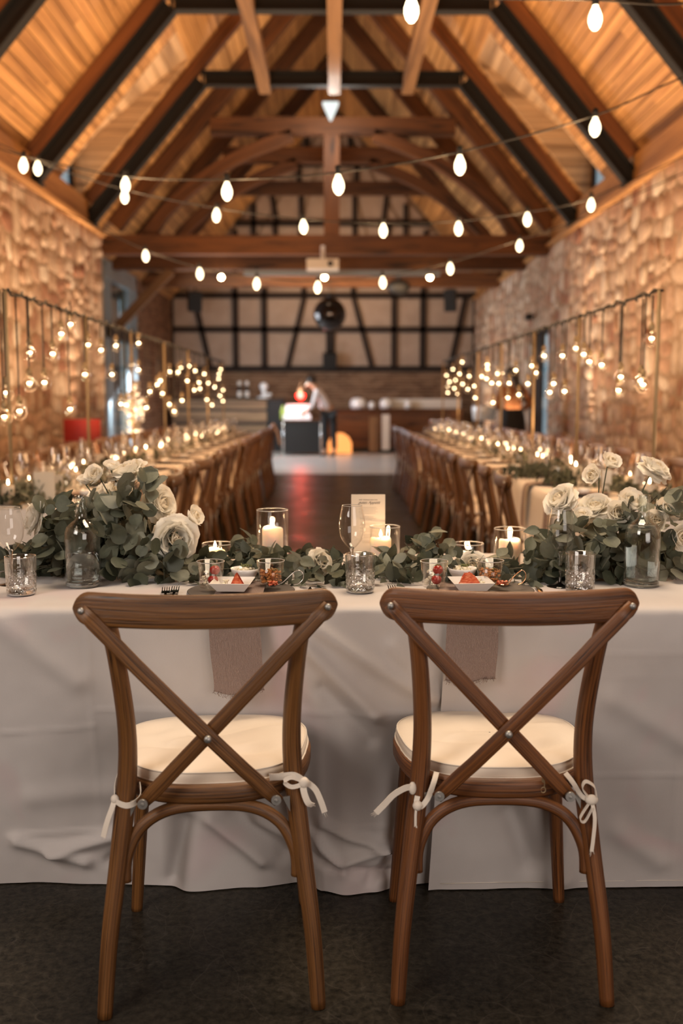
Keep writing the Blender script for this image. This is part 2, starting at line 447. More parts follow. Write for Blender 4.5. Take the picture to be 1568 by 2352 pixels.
mb = MB(); mb.box((0, (16.3 + YB) / 2, -.05), (9.2, 16.3 - YB, .1)); struct(mb.build('floor', M['floor']))
mb = MB(); mb.box((0, (16.3 + YF) / 2, -.05), (9.2, YF - 16.3, .1)); struct(mb.build('floor', M['floor_daylit']))
mb = MB(); mb.box((0, 16.29, .002), (6.9, .02, .012)); struct(mb.build('trim_1', M['steel_black']))

# rubble masonry: recursive split into irregular stones
def split(y0, y1, z0, z1, rects, small=.085):
    w_, h_ = y1 - y0, z1 - z0
    lim = small * random.uniform(.25, 2.0) * (1 if z0 > 1.2 else .6)
    if w_ * h_ < lim and w_ < .60 and h_ < .42: rects.append((y0, y1, z0, z1)); return
    if (w_ > h_ * 1.15) if random.random() < .85 else (w_ > h_ * .8):
        m_ = y0 + w_ * random.uniform(.36, .64); split(y0, m_, z0, z1, rects, small); split(m_, y1, z0, z1, rects, small)
    else:
        m_ = z0 + h_ * random.uniform(.38, .62); split(y0, y1, z0, m_, rects, small); split(y0, y1, m_, z1, rects, small)
def stone(mb, side, x, r):
    y0, y1, z0, z1 = r
    g = random.uniform(.006, .016); cy, cz = (y0 + y1) / 2, (z0 + z1) / 2
    d = random.uniform(.004, .014) if random.random() < .85 else .026; n = len(mb.v)
    j = lambda k: random.uniform(-k, k)
    hw, hh = (y1 - y0) / 2 - g, (z1 - z0) / 2 - g
    ring = []
    for a, b in ((-1, -1), (0, -1), (1, -1), (1, 0), (1, 1), (0, 1), (-1, 1), (-1, 0)):
        k = .84 if a and b else 1.0
        ring.append((cy + a * hw * k * (1 - max(0, j(.35)) * abs(a * b)) + j(.014), cz + b * hh * k * (1 - max(0, j(.35)) * abs(a * b)) + j(.014)))
    def warp(p):
        q = V((p[0] * 1.5, p[1] * 1.9, side * 3.0)); q2_ = V((p[0] * 5, p[1] * 5, side * 9.0))
        e_ = min(1, max(0, min(z1, ZW - z0, 9) if False else 1))
        k1 = min(1, max(0, (ZW - p[1]) * 3), max(0, p[1] * 3)) * min(1, abs(p[0] - 15.4) * 3, abs(p[0] - 16.35) * 3, abs(p[0] - 17.7) * 3)
        return (p[0] + (.12 * noise.noise(q) + .03 * noise.noise(q2_)) * k1, p[1] + (.10 * noise.noise(q + V((7, 3, 1))) + .03 * noise.noise(q2_ + V((4, 1, 2)))) * k1)
    ring = [warp(p) for p in ring]; cy, cz = sum(p[0] for p in ring) / 8, sum(p[1] for p in ring) / 8
    for (yy, zz) in ring: mb.v.append((x + side * .02, yy, zz))
    for (yy, zz) in ring: mb.v.append((x - side * d * .5, yy, zz))
    for (yy, zz) in ring: mb.v.append((x - side * (d + j(.007)), cy + (yy - cy) * .91, cz + (zz - cz) * .91))
    c = mb.vert((x - side * (d + .006), cy + j(.02), cz + j(.02)))
    for i in range(8):
        k = (i + 1) % 8
        for lo in (0, 8):
            q = (n + lo + i, n + lo + k, n + lo + 8 + k, n + lo + 8 + i)
            mb.face(q if side < 0 else q[::-1], None, lo == 8)
        q = (n + 16 + i, n + 16 + k, c)
        mb.face(q if side < 0 else q[::-1], None, True)
def stone_wall(name, side, spans, vis):
    """spans: list of (y0,y1,z0,z1) filled with stones; stones inside vis become single parts"""
    mb = MB()
    for (y0, y1, z0, z1) in spans:
        th = .06 if y0 > 17 else .5
        mb.box((side * (XW + th / 2), (y0 + y1) / 2, (z0 + z1) / 2), (th, y1 - y0, z1 - z0))
    wl = struct(mb.build(name, M['mortar']))
    rects = []
    for (y0, y1, z0, z1) in spans:
        a = y0
        while a < y1 - .01:
            b = min(a + 1.75, y1)
            if y1 - b < .5: b = y1
            split(a, b, z0, z1, rects); a = b
    inv = sorted([r for r in rects if vis[0] <= r[0] <= vis[1]], key=lambda r: -(r[1] - r[0]) * (r[3] - r[2]) / r[0] ** 3)
    single = inv[:296]; ss = set(single)
    for r in single:
        mb = MB(); stone(mb, side, side * XW, r); mb.build('stone', M['stone'], wl)
    mb = MB()
    for r in rects:
        if r not in ss: stone(mb, side, side * XW, r)
    mb.build('stone_infill', M['stone'], wl, kind='stuff')
    return wl
stone_wall('wall_left', -1, [(YB, 15.4, 0, ZW)], (10.2, 15.4))
stone_wall('wall_right', 1, [(YB, 16.35, 0, ZW), (16.35, 17.7, 2.38, ZW), (17.7, YF, 0, ZW)], (9.9, 16.0))

# set-back left wall with the tall glazing and the brick end
XL = -4.0
mb = MB()
mb.box((XL - .15, 22.75, 1.95), (.3, 4.5, 3.9)); mb.box((XL - .15, 19.05, 3.78), (.3, 2.9, .24)); mb.box((XL - .15, 16.5, 1.95), (.3, 2.2, 3.9))
wl2 = struct(mb.build('wall_left_far', M['mortar']))
def bricks(mbk, y0, y1, z0, z1, place, bw=.25, bh=.078, g=.012):
    k = 0; z = z0
    while z < z1 - .02:
        y = y0 - (bw / 2 if k % 2 else 0)
        while y < y1:
            a, b = max(y, y0), min(y + bw - g, y1)
            if b - a > .03: place(mbk, a, b, z, min(z + bh - g, z1))
            y += bw
        z += bh; k += 1
mb = MB()
bricks(mb, 20.5, 25.0, 0, 3.66, lambda q, a, b, c_, d: q.box((XL + .008, (a + b) / 2, (c_ + d) / 2), (.028 + random.uniform(0, .006), b - a, d - c_)))
mb.build('brick_face', M['brick'], wl2, kind='stuff')
# tall window (window_1): frame, mullions, panes, the daylight outside seen through them
mb = MB(); mb.box((XL - .02, 17.68, 1.8), (.12, .14, 3.6)); mb.box((XL - .02, 20.43, 1.8), (.12, .14, 3.6)); mb.box((XL - .02, 19.05, 3.6), (.12, 2.9, .12)); mb.box((XL - .02, 19.05, .05), (.12, 2.9, .1))
M['win_frame'] = mat('grey_blue_window_frame', (.30, .34, .36), .5)
win = struct(mb.build('window_1', M['win_frame']))
mb = MB()
for y in (18.1, 19.99): mb.box((XL - .02, y, 1.8), (.10, .22, 3.5))
mb.box((XL - .01, 19.05, 3.45), (.10, 2.8, .2))
mb.build('mullion', M['win_frame'], win)
mb = MB(); mb.box((XL + .02, 19.05, 2.42), (.2, 2.8, .22)); mb.build('transom', M['dark_wood'], win)
for i, (y, wy) in enumerate(((17.88, .2), (18.62, .8), (19.42, .8), (20.22, .25))):
    for z0, z1 in ((.1, 2.31), (2.53, 3.40)):
        mb = MB(); mb.box((XL - .03, y, (z0 + z1) / 2), (.012, wy, z1 - z0)); mb.build('pane', M['pane'], win)
M['reflection_sheet'] = mat('grey_pane_reflection', (.34, .29, .27), .9)  # grey sheets added behind the panes to imitate reflections in the glass
for y in (18.56, 19.02):
    mb = MB()
    mb.grid([[(XL - .10 + .03 * math.sin(j * 1.7), y - .30 + .55 * j / 12, z) for j in range(13)] for z in (.1, 3.5)])
    mb.build('reflection_panel', M['reflection_sheet'], win)
# right opening (door_1): glazed leaf toward the camera, dark leaf behind
mb = MB(); mb.box((XW + .02, 17.66, 1.19), (.08, .08, 2.38)); mb.box((XW + .08, 16.39, 1.19), (.06, .06, 2.38)); mb.box((XW + .05, 17.0, 2.36), (.3, 1.3, .05)); mb.box((XW + .03, 16.95, 1.19), (.04, .05, 2.38))
dr = struct(mb.build('door_1', M['steel_black']))
mb = MB(); mb.box((XW + .03, 16.66, 1.18), (.012, .50, 2.3)); mb.build('pane', M['pane'], dr)
mb = MB(); mb.box((XW + .03, 17.3, 1.18), (.04, .66, 2.3)); mb.build('door_leaf', M['dark_wood'], dr)
# pale daylight-lit yard wall seen through the glazed openings
M['yard'] = mat('pale_yard_render', (.75, .77, .78), .9)

# wall behind the photographer
mb = MB(); mb.box((0, YB - .15, 1.9), (9.2, .3, 3.8))
n = len(mb.v); mb.v += [(-4.3, YB, 3.7), (4.3, YB, 3.7), (0, YB, 8.7), (-4.3, YB - .3, 3.7), (4.3, YB - .3, 3.7), (0, YB - .3, 8.7)]
mb.face((n, n + 1, n + 2)); mb.face((n + 5, n + 4, n + 3))
struct(mb.build('wall_near', M['plaster']))

# gable wall: brick base, half-timbered above
mb = MB(); mb.box((0, YF + .2, .97), (8.6, .3, 1.94))
n = len(mb.v); b_ = YF + .06
mb.v += [(-4.3, b_, 1.9), (4.3, b_, 1.9), (4.3, b_, 3.7), (0, b_, 8.6), (-4.3, b_, 3.7)]
mb.face((n, n + 1, n + 2, n + 3, n + 4))
gw = struct(mb.build('wall_far', M['mortar']))
mb = MB()
bricks(mb, -4.0, 3.6, 0, 1.90, lambda q, a, b, c_, d: q.box(((a + b) / 2, YF + .045, (c_ + d) / 2), (b - a, .03 + random.uniform(0, .008), d - c_)))
mb.build('brick_face', M['brick'], gw, kind='stuff')
def gx(px): return (px - 765) * YF / FPX
def gz(py): return PY(765, py, YF).z
def gb(name, x0, y0, x1, y1, w_=.15):
    mb = MB(); mb.beam((gx(x0), YF - .02, gz(y0)), (gx(x1), YF - .02, gz(y1)), w_, .13, up=(0, 1, 0))
    return mb.build(name, M['dark_wood'], gw)
for i, (y, a, b) in enumerate(((847, 398, 1087), (757, 398, 1087), (679, 398, 1087))): gb('rail', a, y, b, y, .14)
for (a, b) in ((545, 545), (610, 610), (903, 903), (968, 968)): gb('post', a, 680, b, 845, .15)
gb('post', 759, 680, 759, 845, .22)
for (a, b) in ((452, 487), (701, 662), (811, 853), (1064, 1031)): gb('brace', a, 682, b, 843, .13)
for (px) in (400, 1086): gb('post', px, 680, px, 845, .12)
# infill panels of the lower storey, cut to the bays
mb_ = None
lines_ = [400, 545, 610, 759, 903, 968, 1086]
diag = {0: (452, 487), 2: (701, 662), 3: (811, 853), 5: (1064, 1031)}
def panel(q):
    mb = MB(); n = len(mb.v); pts = [(gx(x), gz(y)) for x, y in q]
    for yy in (YF + .0, YF + .07):
        for x, z in pts: mb.v.append((x, yy, z))
    k = len(pts)
    mb.face([n + i for i in range(k)]); mb.face([n + k + i for i in range(k)][::-1])
    for i in range(k): mb.face((n + i, n + (i + 1) % k, n + k + (i + 1) % k, n + k + i))
    mb.build('infill_panel', M['plaster'], gw)
for i in range(6):
    for (t, b) in ((686, 750), (764, 840)):
        a, c_ = lines_[i], lines_[i + 1]
        if i in diag:
            dx0, dx1 = diag[i]; f = lambda y: dx0 + (dx1 - dx0) * (y - 682) / 161
            panel([(a + 5, b), (f(b) - 5, b), (f(t) - 5, t), (a + 5, t)]); panel([(f(b) + 5, b), (c_ - 5, b), (c_ - 5, t), (f(t) + 5, t)])
        else: panel([(a + 6, b), (c_ - 6, b), (c_ - 6, t), (a + 6, t)])
# upper gable
def halfw(py): return max(0.0, 3.91 - (gz(py) - 3.74) / RS) * FPX / YF
ups = [(600, 640), (514, 594), (436, 508), (378, 430), (351, 372), (276, 345)]
for y in (640, 600, 514, 435, 378, 351, 304, 276):
    h_ = halfw(y) - 4
    if h_ > 6: gb('rail', 765 - h_, y, 765 + h_, y, .13)
pst = [(636, 514, 640, 600), (588, 470, 588, 600), (628, 436, 640, 514), (695, 436, 695, 600), (814, 436, 814, 600), (887, 436, 878, 514), (928, 470, 928, 600), (892, 514, 878, 600),
       (690, 351, 690, 436), (818, 351, 818, 436), (710, 304, 706, 351), (802, 304, 806, 351), (722, 276, 718, 304), (758, 262, 758, 304), (790, 276, 796, 304), (545, 600, 545, 680), (610, 600, 610, 680), (700, 600, 700, 680), (811, 600, 811, 680), (903, 600, 903, 680), (968, 600, 968, 680),
       (545, 530, 560, 600), (975, 530, 960, 600)]
for (x0, y0, x1, y1) in pst: gb('post', x0, y0, x1, y1, .13)
for (t, b) in ((606, 634), (520, 594), (441, 508), (384, 430), (357, 373), (310, 346), (282, 300), (641, 673)):
    hb, ht = halfw(b) - 8, halfw(t) - 8
    cuts = [-.72, -.33, 0, .33, .72] if b - t > 35 else [-.45, 0, .45]
    xs = [-1] + cuts + [1]
    for a, c_ in zip(xs[:-1], xs[1:]):
        if t >= 606: hh = 330; q = [(765 + a * hh + 4, b), (765 + c_ * hh - 4, b), (765 + c_ * hh - 4, t), (765 + a * hh + 4, t)]
        else: q = [(765 + a * hb + 3, b), (765 + c_ * hb - 3, b), (765 + c_ * ht - 3, t), (765 + a * ht + 3, t)]
        panel(q)

# ceiling: pine boards on both slopes, dormers left and right between y 13.5 and 14.6
def slope_pt(side, x, y, off=0.0): # a point on the underside of the boards
    nrm = V((side * RS, 0, 1)).normalized()
    return V((side * x, y, roofz(x))) + nrm * off
mb = MB()
for s in (-1, 1):
    for (ya, yb, xa, xb) in ((YB, 13.5, 0, 4.35), (14.6, YF + .1, 0, 4.35), (13.5, 14.6, 0, 2.02)):
        n = len(mb.v)
        for (x, y) in ((xa, ya), (xb, ya), (xb, yb), (xa, yb)):
            mb.v.append(tuple(slope_pt(s, x, y, .03)))
        for (x, y) in ((xa, ya), (xb, ya), (xb, yb), (xa, yb)):
            mb.v.append(tuple(slope_pt(s, x, y, .12)))
        mb.face((n, n + 1, n + 2, n + 3)); mb.face((n + 7, n + 6, n + 5, n + 4))
        for i in range(4): mb.face((n + i, n + (i + 1) % 4, n + 4 + (i + 1) % 4, n + 4 + i))
cl = struct(mb.build('ceiling', M['dark_wood']))
BW = .135
xs_step = BW / math.sqrt(1 + RS * RS)
for s in (-1, 1):
    x = 0.0; k = 0
    while x < 4.2:
        x0, x1 = x + .004, min(x + xs_step - .003, 4.25)
        segs = [(YB, 4.0 + (k * 1.7) % 3.1), (4.0 + (k * 1.7) % 3.1, None), (None, YF)]
        mid = 8.6 + (k * 2.3) % 3.7
        ys = [4.0 + (k * 1.7) % 3.1, mid]
        if x0 > 2.0: ys += [13.5]; ys2 = [14.6, 17 + (k * 1.9) % 4, YF]
        else: ys2 = [14.9 + (k * 1.9) % 4, YF]; ys += []
        pieces = [(a, b) for a, b in zip(ys[:-1], ys[1:])] + ([(ys2[0], ys2[1]), (ys2[1], ys2[2])] if x0 > 2.0 else [(mid, ys2[0]), (ys2[0], ys2[1])])
        for (ya, yb) in pieces:
            ya += .003; yb -= .003
            mb = MB(); n = 0; t = random.uniform(0, .004)
            for off in (t, .032):
                for (xx, yy) in ((x0, ya), (x1, ya), (x1, yb), (x0, yb)): mb.v.append(tuple(slope_pt(s, xx, yy, off)))
            uo = random.random() * 20
            for fc in ((0, 1, 2, 3), (7, 6, 5, 4), (0, 4, 5, 1), (1, 5, 6, 2), (2, 6, 7, 3), (3, 7, 4, 0)):
                mb.face(fc, [(mb.v[i][1] + uo, mb.v[i][2] + uo) for i in fc])
            mb.build('board', M['board_pine'], cl)
        x += xs_step; k += 1
# fascia and sill between masonry and boards (vertical board above the wall top)
for s, nm in ((-1, 'trim_2'), (1, 'trim_3')):
    ye = 15.4 if s < 0 else YF
    mb = MB(); mb.box((s * (XW + .05), (YB + ye) / 2, ZW + .20), (.05, ye - YB, .42)); mb.box((s * (XW + .12), (YB + ye) / 2, ZW + .01), (.4, ye - YB, .05))
    struct(mb.build(nm, M['board_pine']))
mb = MB(); mb.box((-4.1, 20.2, 3.90), (.3, 9.6, .3)); struct(mb.build('trim_4', M['old_wood']))
# dormers
lerp2 = lambda a, b, t: a + (b - a) * t
for s, nm in ((-1, 'window_2'), (1, 'window_3')):
    x0, x1 = 2.0, 3.66; z0 = roofz(x0) + .03; z1 = z0 - .80 * (x1 - x0); ya, yb = 13.5, 14.6
    mb = MB()
    # dormer lining: boarded ceiling and two boarded cheeks
    nb = 12
    for k in range(nb):
        xa_, xb_ = lerp2(x0, x1, k / nb) + .003, lerp2(x0, x1, (k + 1) / nb) - .003
        za_, zb_ = z0 - .8 * (xa_ - x0), z0 - .8 * (xb_ - x0)
        n = len(mb.v)
        for dz in (0, .04):
            for (x, y, z) in ((xa_, ya, za_), (xb_, ya, zb_), (xb_, yb, zb_), (xa_, yb, za_)): mb.v.append((s * x, y, z + dz))
        uo = random.random() * 9
        for fc in ((0, 1, 2, 3), (7, 6, 5, 4), (0, 4, 5, 1), (1, 5, 6, 2), (2, 6, 7, 3), (3, 7, 4, 0)): mb.face([n + i for i in fc], [(mb.v[n + i][1] + uo, mb.v[n + i][0] + uo) for i in fc])
    for (y, t) in ((ya, -.04), (yb - .05, .05)):
        z = roofz(x1 + .05)
        while z < z0:
            za_, zb_ = z + .003, min(z + .125, z0)
            fx = lambda zz: min(x1 + .05, max(x0, x0 + (z0 + .02 - zz) / .8)); gx_ = lambda zz: max(x0, 3.91 - (zz - 3.74) / RS - .01)
            q = [(gx_(za_), za_), (fx(za_), za_), (fx(zb_), zb_), (gx_(zb_), zb_)]; n = len(mb.v); uo = random.random() * 9
            for yy in (y, y + t):
                for (x, zz) in q: mb.v.append((s * x, yy, zz))
            for fc in ((0, 1, 2, 3), (7, 6, 5, 4), (0, 4, 5, 1), (1, 5, 6, 2), (2, 6, 7, 3), (3, 7, 4, 0)): mb.face([n + i for i in fc], [(mb.v[n + i][0] + uo, mb.v[n + i][2] + uo) for i in fc])
            z += .128
    fr = struct(mb.build(nm, M['cheek_pine_lit']))
    zb = roofz(x1)
    mb = MB(); mb.box((s * (x1 + .03), 14.05, zb + .05), (.06, 1.1, .14)); mb.box((s * (x1 + .03), 13.56, (zb + z1) / 2), (.06, .10, z1 - zb)); mb.box((s * (x1 + .03), 14.54, (zb + z1) / 2), (.06, .10, z1 - zb)); mb.box((s * (x1 + .03), 14.05, z1 - .03), (.06, 1.1, .08))
    mb.build('window_frame', M['dark_wood'], fr)
    mb = MB(); mb.box((s * (x1 + .04), 14.05, (zb + z1) / 2), (.01, .9, z1 - zb)); mb.build('pane', M['pane'], fr)

# ================================================================ FRAMES OF THE ROOF
def steel_truss(Y, label, grp=None):
    t = thing('steel_truss', label, 'truss', (0, Y, 0), group=grp)
    zc, xc = 5.70, 1.82
    for s in (-1, 1):
        mb = MB()
        nrm = V((s * RS, 0, 1)).normalized()
        a = V((s * 3.46, 0, 3.72)) + nrm * .09; b = V((s * 1.80, 0, 3.72 + 1.66 * RS)) + nrm * .09
        for off in (-.085, .085):
            mb.beam(a + nrm * off, b + nrm * off, .15, .018, up=nrm)
        mb.beam(a, b, .03, .17, up=nrm)
        mb.box(a + V((0, 0, -.04)), (.26, .2, .025))
        mb.build('rafter', M['steel_black'], t)
        mb = MB()
        a2 = V((s * 3.58, 0, roofz(3.58))) - nrm * .09; b2 = V((s * .03, 0, roofz(.03))) - nrm * .09
        mb.beam(a2, b2, .14, .17, up=nrm)
        mb.build('rafter', M['rafter_wood'], t, label='brown wooden rafter')
    mb = MB()
    for dz in (-.09, .09): mb.box((0, 0, zc + .06 + dz), (xc * 2 + .1, .15, .018))
    mb.box((0, 0, zc + .06), (xc * 2, .03, .17)); mb.box((-xc - .03, 0, zc + .06), (.02, .16, .2)); mb.box((xc + .03, 0, zc + .06), (.02, .16, .2))
    mb.build('collar_beam', M['steel_black'], t)
    return t
steel_truss(9.3, 'black steel truss nearest the camera, cut off by the upper corners')
steel_truss(12.05, 'black steel truss with the higher, nearer horizontal collar beam')
steel_truss(14.8, 'black steel truss whose collar carries the white triangular lamp')
steel_truss(6.55, 'black steel truss above the photographer, out of view')
steel_truss(3.8, 'black steel truss over the head table, out of view')
for (x, lb) in ((-.98, 'left'), (0.02, 'middle'), (1.08, 'right')):
    mb = MB(); mb.box((x, 9.6, 5.70), (.17, 10.9, .15))
    tag(mb.build('purlin', M['pale_beam']), 'pale planed roof purlin, %s of the three lying under the steel collars' % lb, 'beam')

def timber_frame(Y, label, king=True, braces=True, xt=3.48, zt=3.70):
    t = thing('timber_frame', label, 'truss', (0, Y, 0))
    mb = MB(); mb.box((-.24, 0, zt), (2 * xt + .48, .24, .30)); mb.build('tie_beam', M['old_wood'], t)
    for s in (-1, 1):
        nrm = V((s * RS, 0, 1)).normalized()
        mb = MB(); mb.beam(V((s * 3.62, 0, roofz(3.62))) - nrm * .13, V((s * .02, 0, roofz(.02))) - nrm * .13, .2, .24, up=nrm)
        mb.build('rafter', M['old_wood'], t)
        if braces:
            pts = [V((s * (2.95 - 2.3 * u), 0, 3.86 + 1.55 * (u ** .72) + .12 * math.sin(PI * u))) for u in [i / 10 for i in range(11)]]
            mb = MB(); mb.sweep(pts, [(-.1, -.09), (.1, -.09), (.1, .09), (-.1, .09)], ref=(0, 1, 0), smooth=False); mb.build('brace', M['old_wood'], t)
    mb = MB(); mb.box((0, 0, 5.55), (3.9, .2, .26)); mb.build('collar_beam', M['old_wood'], t)
    if king: mb = MB(); mb.box((-.02, 0, 4.63), (.25, .22, 1.57)); mb.build('king_post', M['old_wood'], t)
    return t
timber_frame(16.5, 'old brown timber roof frame, first behind the steel trusses, with king post')
timber_frame(18.4, 'old brown timber roof frame in the middle, above the projection screen case', king=False)
timber_frame(21.2, 'old brown timber roof frame nearest the half-timbered gable', king=False, braces=False)
mb = MB(); mb.beam(PY(392, 622, 18.4), (-3.9, 18.4, 2.55), .16, .16)
tag(mb.build('knee_brace', M['pale_beam']), 'pale slanting timber brace at the left wall beyond the glazing', 'beam')
# ================================================================ CROSS-BACK CHAIR
def lerp(a, b, t): return a + (b - a) * t
def catmull(pts, n=6):
    pts = [V(p) for p in pts]; out = []
    for i in range(len(pts) - 1):
        p0, p1, p2, p3 = pts[max(i - 1, 0)], pts[i], pts[i + 1], pts[min(i + 2, len(pts) - 1)]
        for k in range(n):
            t = k / n
            out.append(.5 * ((2 * p1) + (p2 - p0) * t + (2 * p0 - 5 * p1 + 4 * p2 - p3) * t * t + (3 * p1 - p0 - 3 * p2 + p3) * t ** 3))
    out.append(pts[-1]); return out
def seat_outline(n, a=.212, b=.20, cy=.03, e=2.7):
    pts = []
    for i in range(n):
        t = 2 * PI * i / n; c, s = math.cos(t), math.sin(t)
        x = a * math.copysign(abs(c) ** (2 / e), c); y = b * math.copysign(abs(s) ** (2 / e), s)
        x *= 1 + .13 * y / b
        pts.append(V((x, cy + y, 0)))
    return pts
FRONT_SEAT = {}
def make_chair(label, cat='chair', ties=None, hi=True, wd='chair_wood', fl=1):
    t = thing('crossback_chair', label, cat)
    seg = 10 if hi else 5; nn = 12 if hi else 8
    # rear legs running up as back posts
    for s in (-1, 1):
        pts = catmull([(s * .216, -.215, .0), (s * .206, -.195, .15), (s * .186, -.165, .32), (s * .170, -.150, .46), (s * .166, -.158, .58), (s * .176, -.190, .72), (s * .192, -.214, .83)], seg // 2 + 1)
        m_ = len(pts); scl = [lerp(.82, 1.12, min(1, i / m_ * 2.4)) if i < m_ * .42 else lerp(1.12, .86, (i / m_ - .42) / .58) for i in range(m_)]
        mb = MB(); mb.sweep(pts, .0185, n=nn, scale=scl, ref=(0, 1, 0)); mb.build('rear_leg', M[wd], t)
    for s in (-1, 1):
        pts = catmull([(s * .205, .212, 0), (s * .190, .195, .2), (s * .172, .172, .432)], seg)
        m_ = len(pts); mb = MB(); mb.sweep(pts, .0175, n=nn, scale=[lerp(.78, 1.1, i / m_) for i in range(m_)]); mb.build('front_leg', M[wd], t)
    # top rail
    def rail(x): return -.243 + .043 * (x / .255) ** 2
    pts = [V((x, rail(x), .836 + .004 * (x / .255) ** 2)) for x in [.255 * math.sin(PI / 2 * (i / 14 - 1)) if False else .255 * math.sin(PI / 2 * lerp(-1, 1, i / 40)) for i in range(41)]]
    prof = [(.034 * math.copysign(abs(math.cos(a)) ** .55, math.cos(a)), .0125 * math.copysign(abs(math.sin(a)) ** .8, math.sin(a))) for a in [2 * PI * i / 16 for i in range(16)]]
    scl = []
    for i in range(41):
        u = abs(pts[i].x) / .255; k = math.sqrt(max(.012, 1 - ((u - .87) / .13) ** 2)) if u > .87 else 1
        scl.append((k, 1.0 if u < .9 else max(.5, k)))
    mb = MB(); mb.sweep(pts, prof, ref=(0, 0, 1), scale=scl); mb.build('top_rail', M[wd], t)
    # crossed straps, one passing behind the other
    for s, dz in ((-1, -.0055 * fl), (1, .0055 * fl)):
        pts = []
        for i in range(17):
            u = i / 16; x = s * lerp(.238, -.138, u); z = lerp(.842, .432, u)
            y = lerp(-.228, -.188, u) - .012 * math.sin(PI * u) - dz * (1 if .2 < u < .85 else .4)
            pts.append(V((x, y, z)))
        w2, th = .0155, .0045
        prof = [(w2 * math.copysign(abs(math.cos(a)) ** .5, math.cos(a)), th * math.copysign(abs(math.sin(a)) ** .6, math.sin(a))) for a in [2 * PI * i / 12 for i in range(12)]]
        mb = MB(); refs = (pts[-1] - pts[0]).cross(V((0, 1, 0)))
        mb.sweep(pts, prof, ref=refs, scale=[(.8 if i in (0, 16) else 1, 1) for i in range(17)]); mb.build('back_strap', M[wd], t)
    def bolt(c, r, nrm=(0, -1, 0), washer=True):
        nrm = V(nrm); M3 = nrm.to_track_quat('Z', 'Y').to_matrix()
        mb = MB(); k = len(mb.v)
        prof = [(1e-4, .0028), (r * .32, .0024), (r * .40, .0012), (r * .95, .0011), (r, 0), (r, -.004)] if washer else [(1e-4, .0034), (r * .6, .0027), (r, .0006), (r, -.004)]
        mb.lathe(prof, 16, smooth=not washer)
        mb.v = [tuple(V(c) + M3 @ V(p)) for p in mb.v]
        mb.f = [f[::-1] for f in mb.f]
        mb.build('bolt', M['dull_metal'], t)
    for s in (-1, 1):
        bolt((s * .236, -.2345, .840), .0065, washer=False)
        bolt((s * -.133, -.1990, .438), .0105)
    bolt((0, -.2335, .580), .0075, washer=False)
    # bent seat ring with a dark board inside
    out = seat_outline(48 if hi else 28)
    prof = [(.019, -.012), (.021, .008), (.012, .014), (-.012, .014), (-.020, .008), (-.021, -.010), (-.012, -.014), (.010, -.014)]
    mb = MB(); ring = [V((p.x * .93, (p.y - .03) * .93 + .03, .440)) for p in out]
    mb.sweep(ring, prof, ref=(0, 0, 1), closed=True); mb.build('seat_ring', M[wd], t)
    mb = MB(); n = len(mb.v); inn = [V((p.x * .9, (p.y - .03) * .9 + .03, 0)) for p in out]
    for z in (.446, .430):
        for p in inn: mb.v.append((p.x, p.y, z))
    k = len(inn); mb.face([n + i for i in range(k)]); mb.face([n + k + i for i in range(k)][::-1])
    mb.build('seat_board', M['chair_seat'], t)
    # arched brace between the rear legs, under the ring
    pts = catmull([(-.176, -.166, .262), (-.172, -.160, .315), (-.142, -.152, .372), (-.085, -.150, .406), (0, -.150, .414), (.085, -.150, .406), (.142, -.152, .372), (.172, -.160, .315), (.176, -.166, .262)], 5 if hi else 2)
    mb = MB(); mb.sweep(pts, .0135, n=nn, ref=(0, 1, 0)); mb.build('arched_brace', M[wd], t)
    if hi:
        for s in (-1, 1): # small metal bracket between strap end and leg
            mb = MB(); n = len(mb.v)
            for y in (-.168, -.165):
                for (x, z) in ((.146, .432), (.162, .434), (.164, .395)): mb.v.append((s * x, y, z))
            mb.face((n, n + 1, n + 2)); mb.face((n + 5, n + 4, n + 3))
            for i in range(3): mb.face((n + i, n + 3 + i, n + 3 + (i + 1) % 3, n + (i + 1) % 3))
            mb.build('corner_bracket', M['dull_metal'], t)
    # cushion
    base = seat_outline(84 if hi else 24, .203, .188, .035, 2.9)
    rows = []
    rings = [(.985, .457), (1.0, .462), (1.0, .474), (.985, .480)] + [(max(.01, 1 - .045 * (i_ + 1)) if hi else max(.01, .93 - .23 * i_), .480 + .019 * min(1, (.045 if hi else .2) * (i_ + 1) * 2) ** .6) for i_ in range(22 if hi else 5)]
    for k, (q, z) in enumerate(rings):
        row = []
        for i, p in enumerate(base):
            x, y = p.x * q, (p.y - .035) * q + .035
            dz = 0
            if k > 3:
                wgt = min(1, (1 - q) * 5)
                dz = wgt * (.009 * noise.noise(V((x * 9, y * 7, 1.7))) - .011 * math.exp(-((y + .055 - .10 * x * x / .04 + .02 * math.sin(x * 14)) / .016) ** 2) - .010 * math.exp(-((y - .06 - .35 * x) / .014) ** 2) * (1 if x > -.05 else .4) + .006 * noise.noise(V((x * 7 + y * 9, (y - .5 * x) * 22, 6))))
                dz *= 1.0
            row.append((x, y, z + dz))
        rows.append(row)
    mb = MB(); mb.grid(rows, True, True); cu = mb.build('seat_cushion', M['cushion'], t, label='cream cotton seat cushion')
    mb = MB(); mb.sweep([V((p.x * 1.0, (p.y - .035) * 1.0 + .035, .459)) for p in base], .0035, n=6, closed=True, ref=(0, 0, 1)); mb.build('piping', M['tie'], cu)
    if hi:
        mb = MB(); mb.sweep([V((p.x * .985, (p.y - .035) * .985 + .035, .481)) for p in base], .0022, n=5, closed=True, ref=(0, 0, 1)); mb.build('piping', M['tie'], cu)
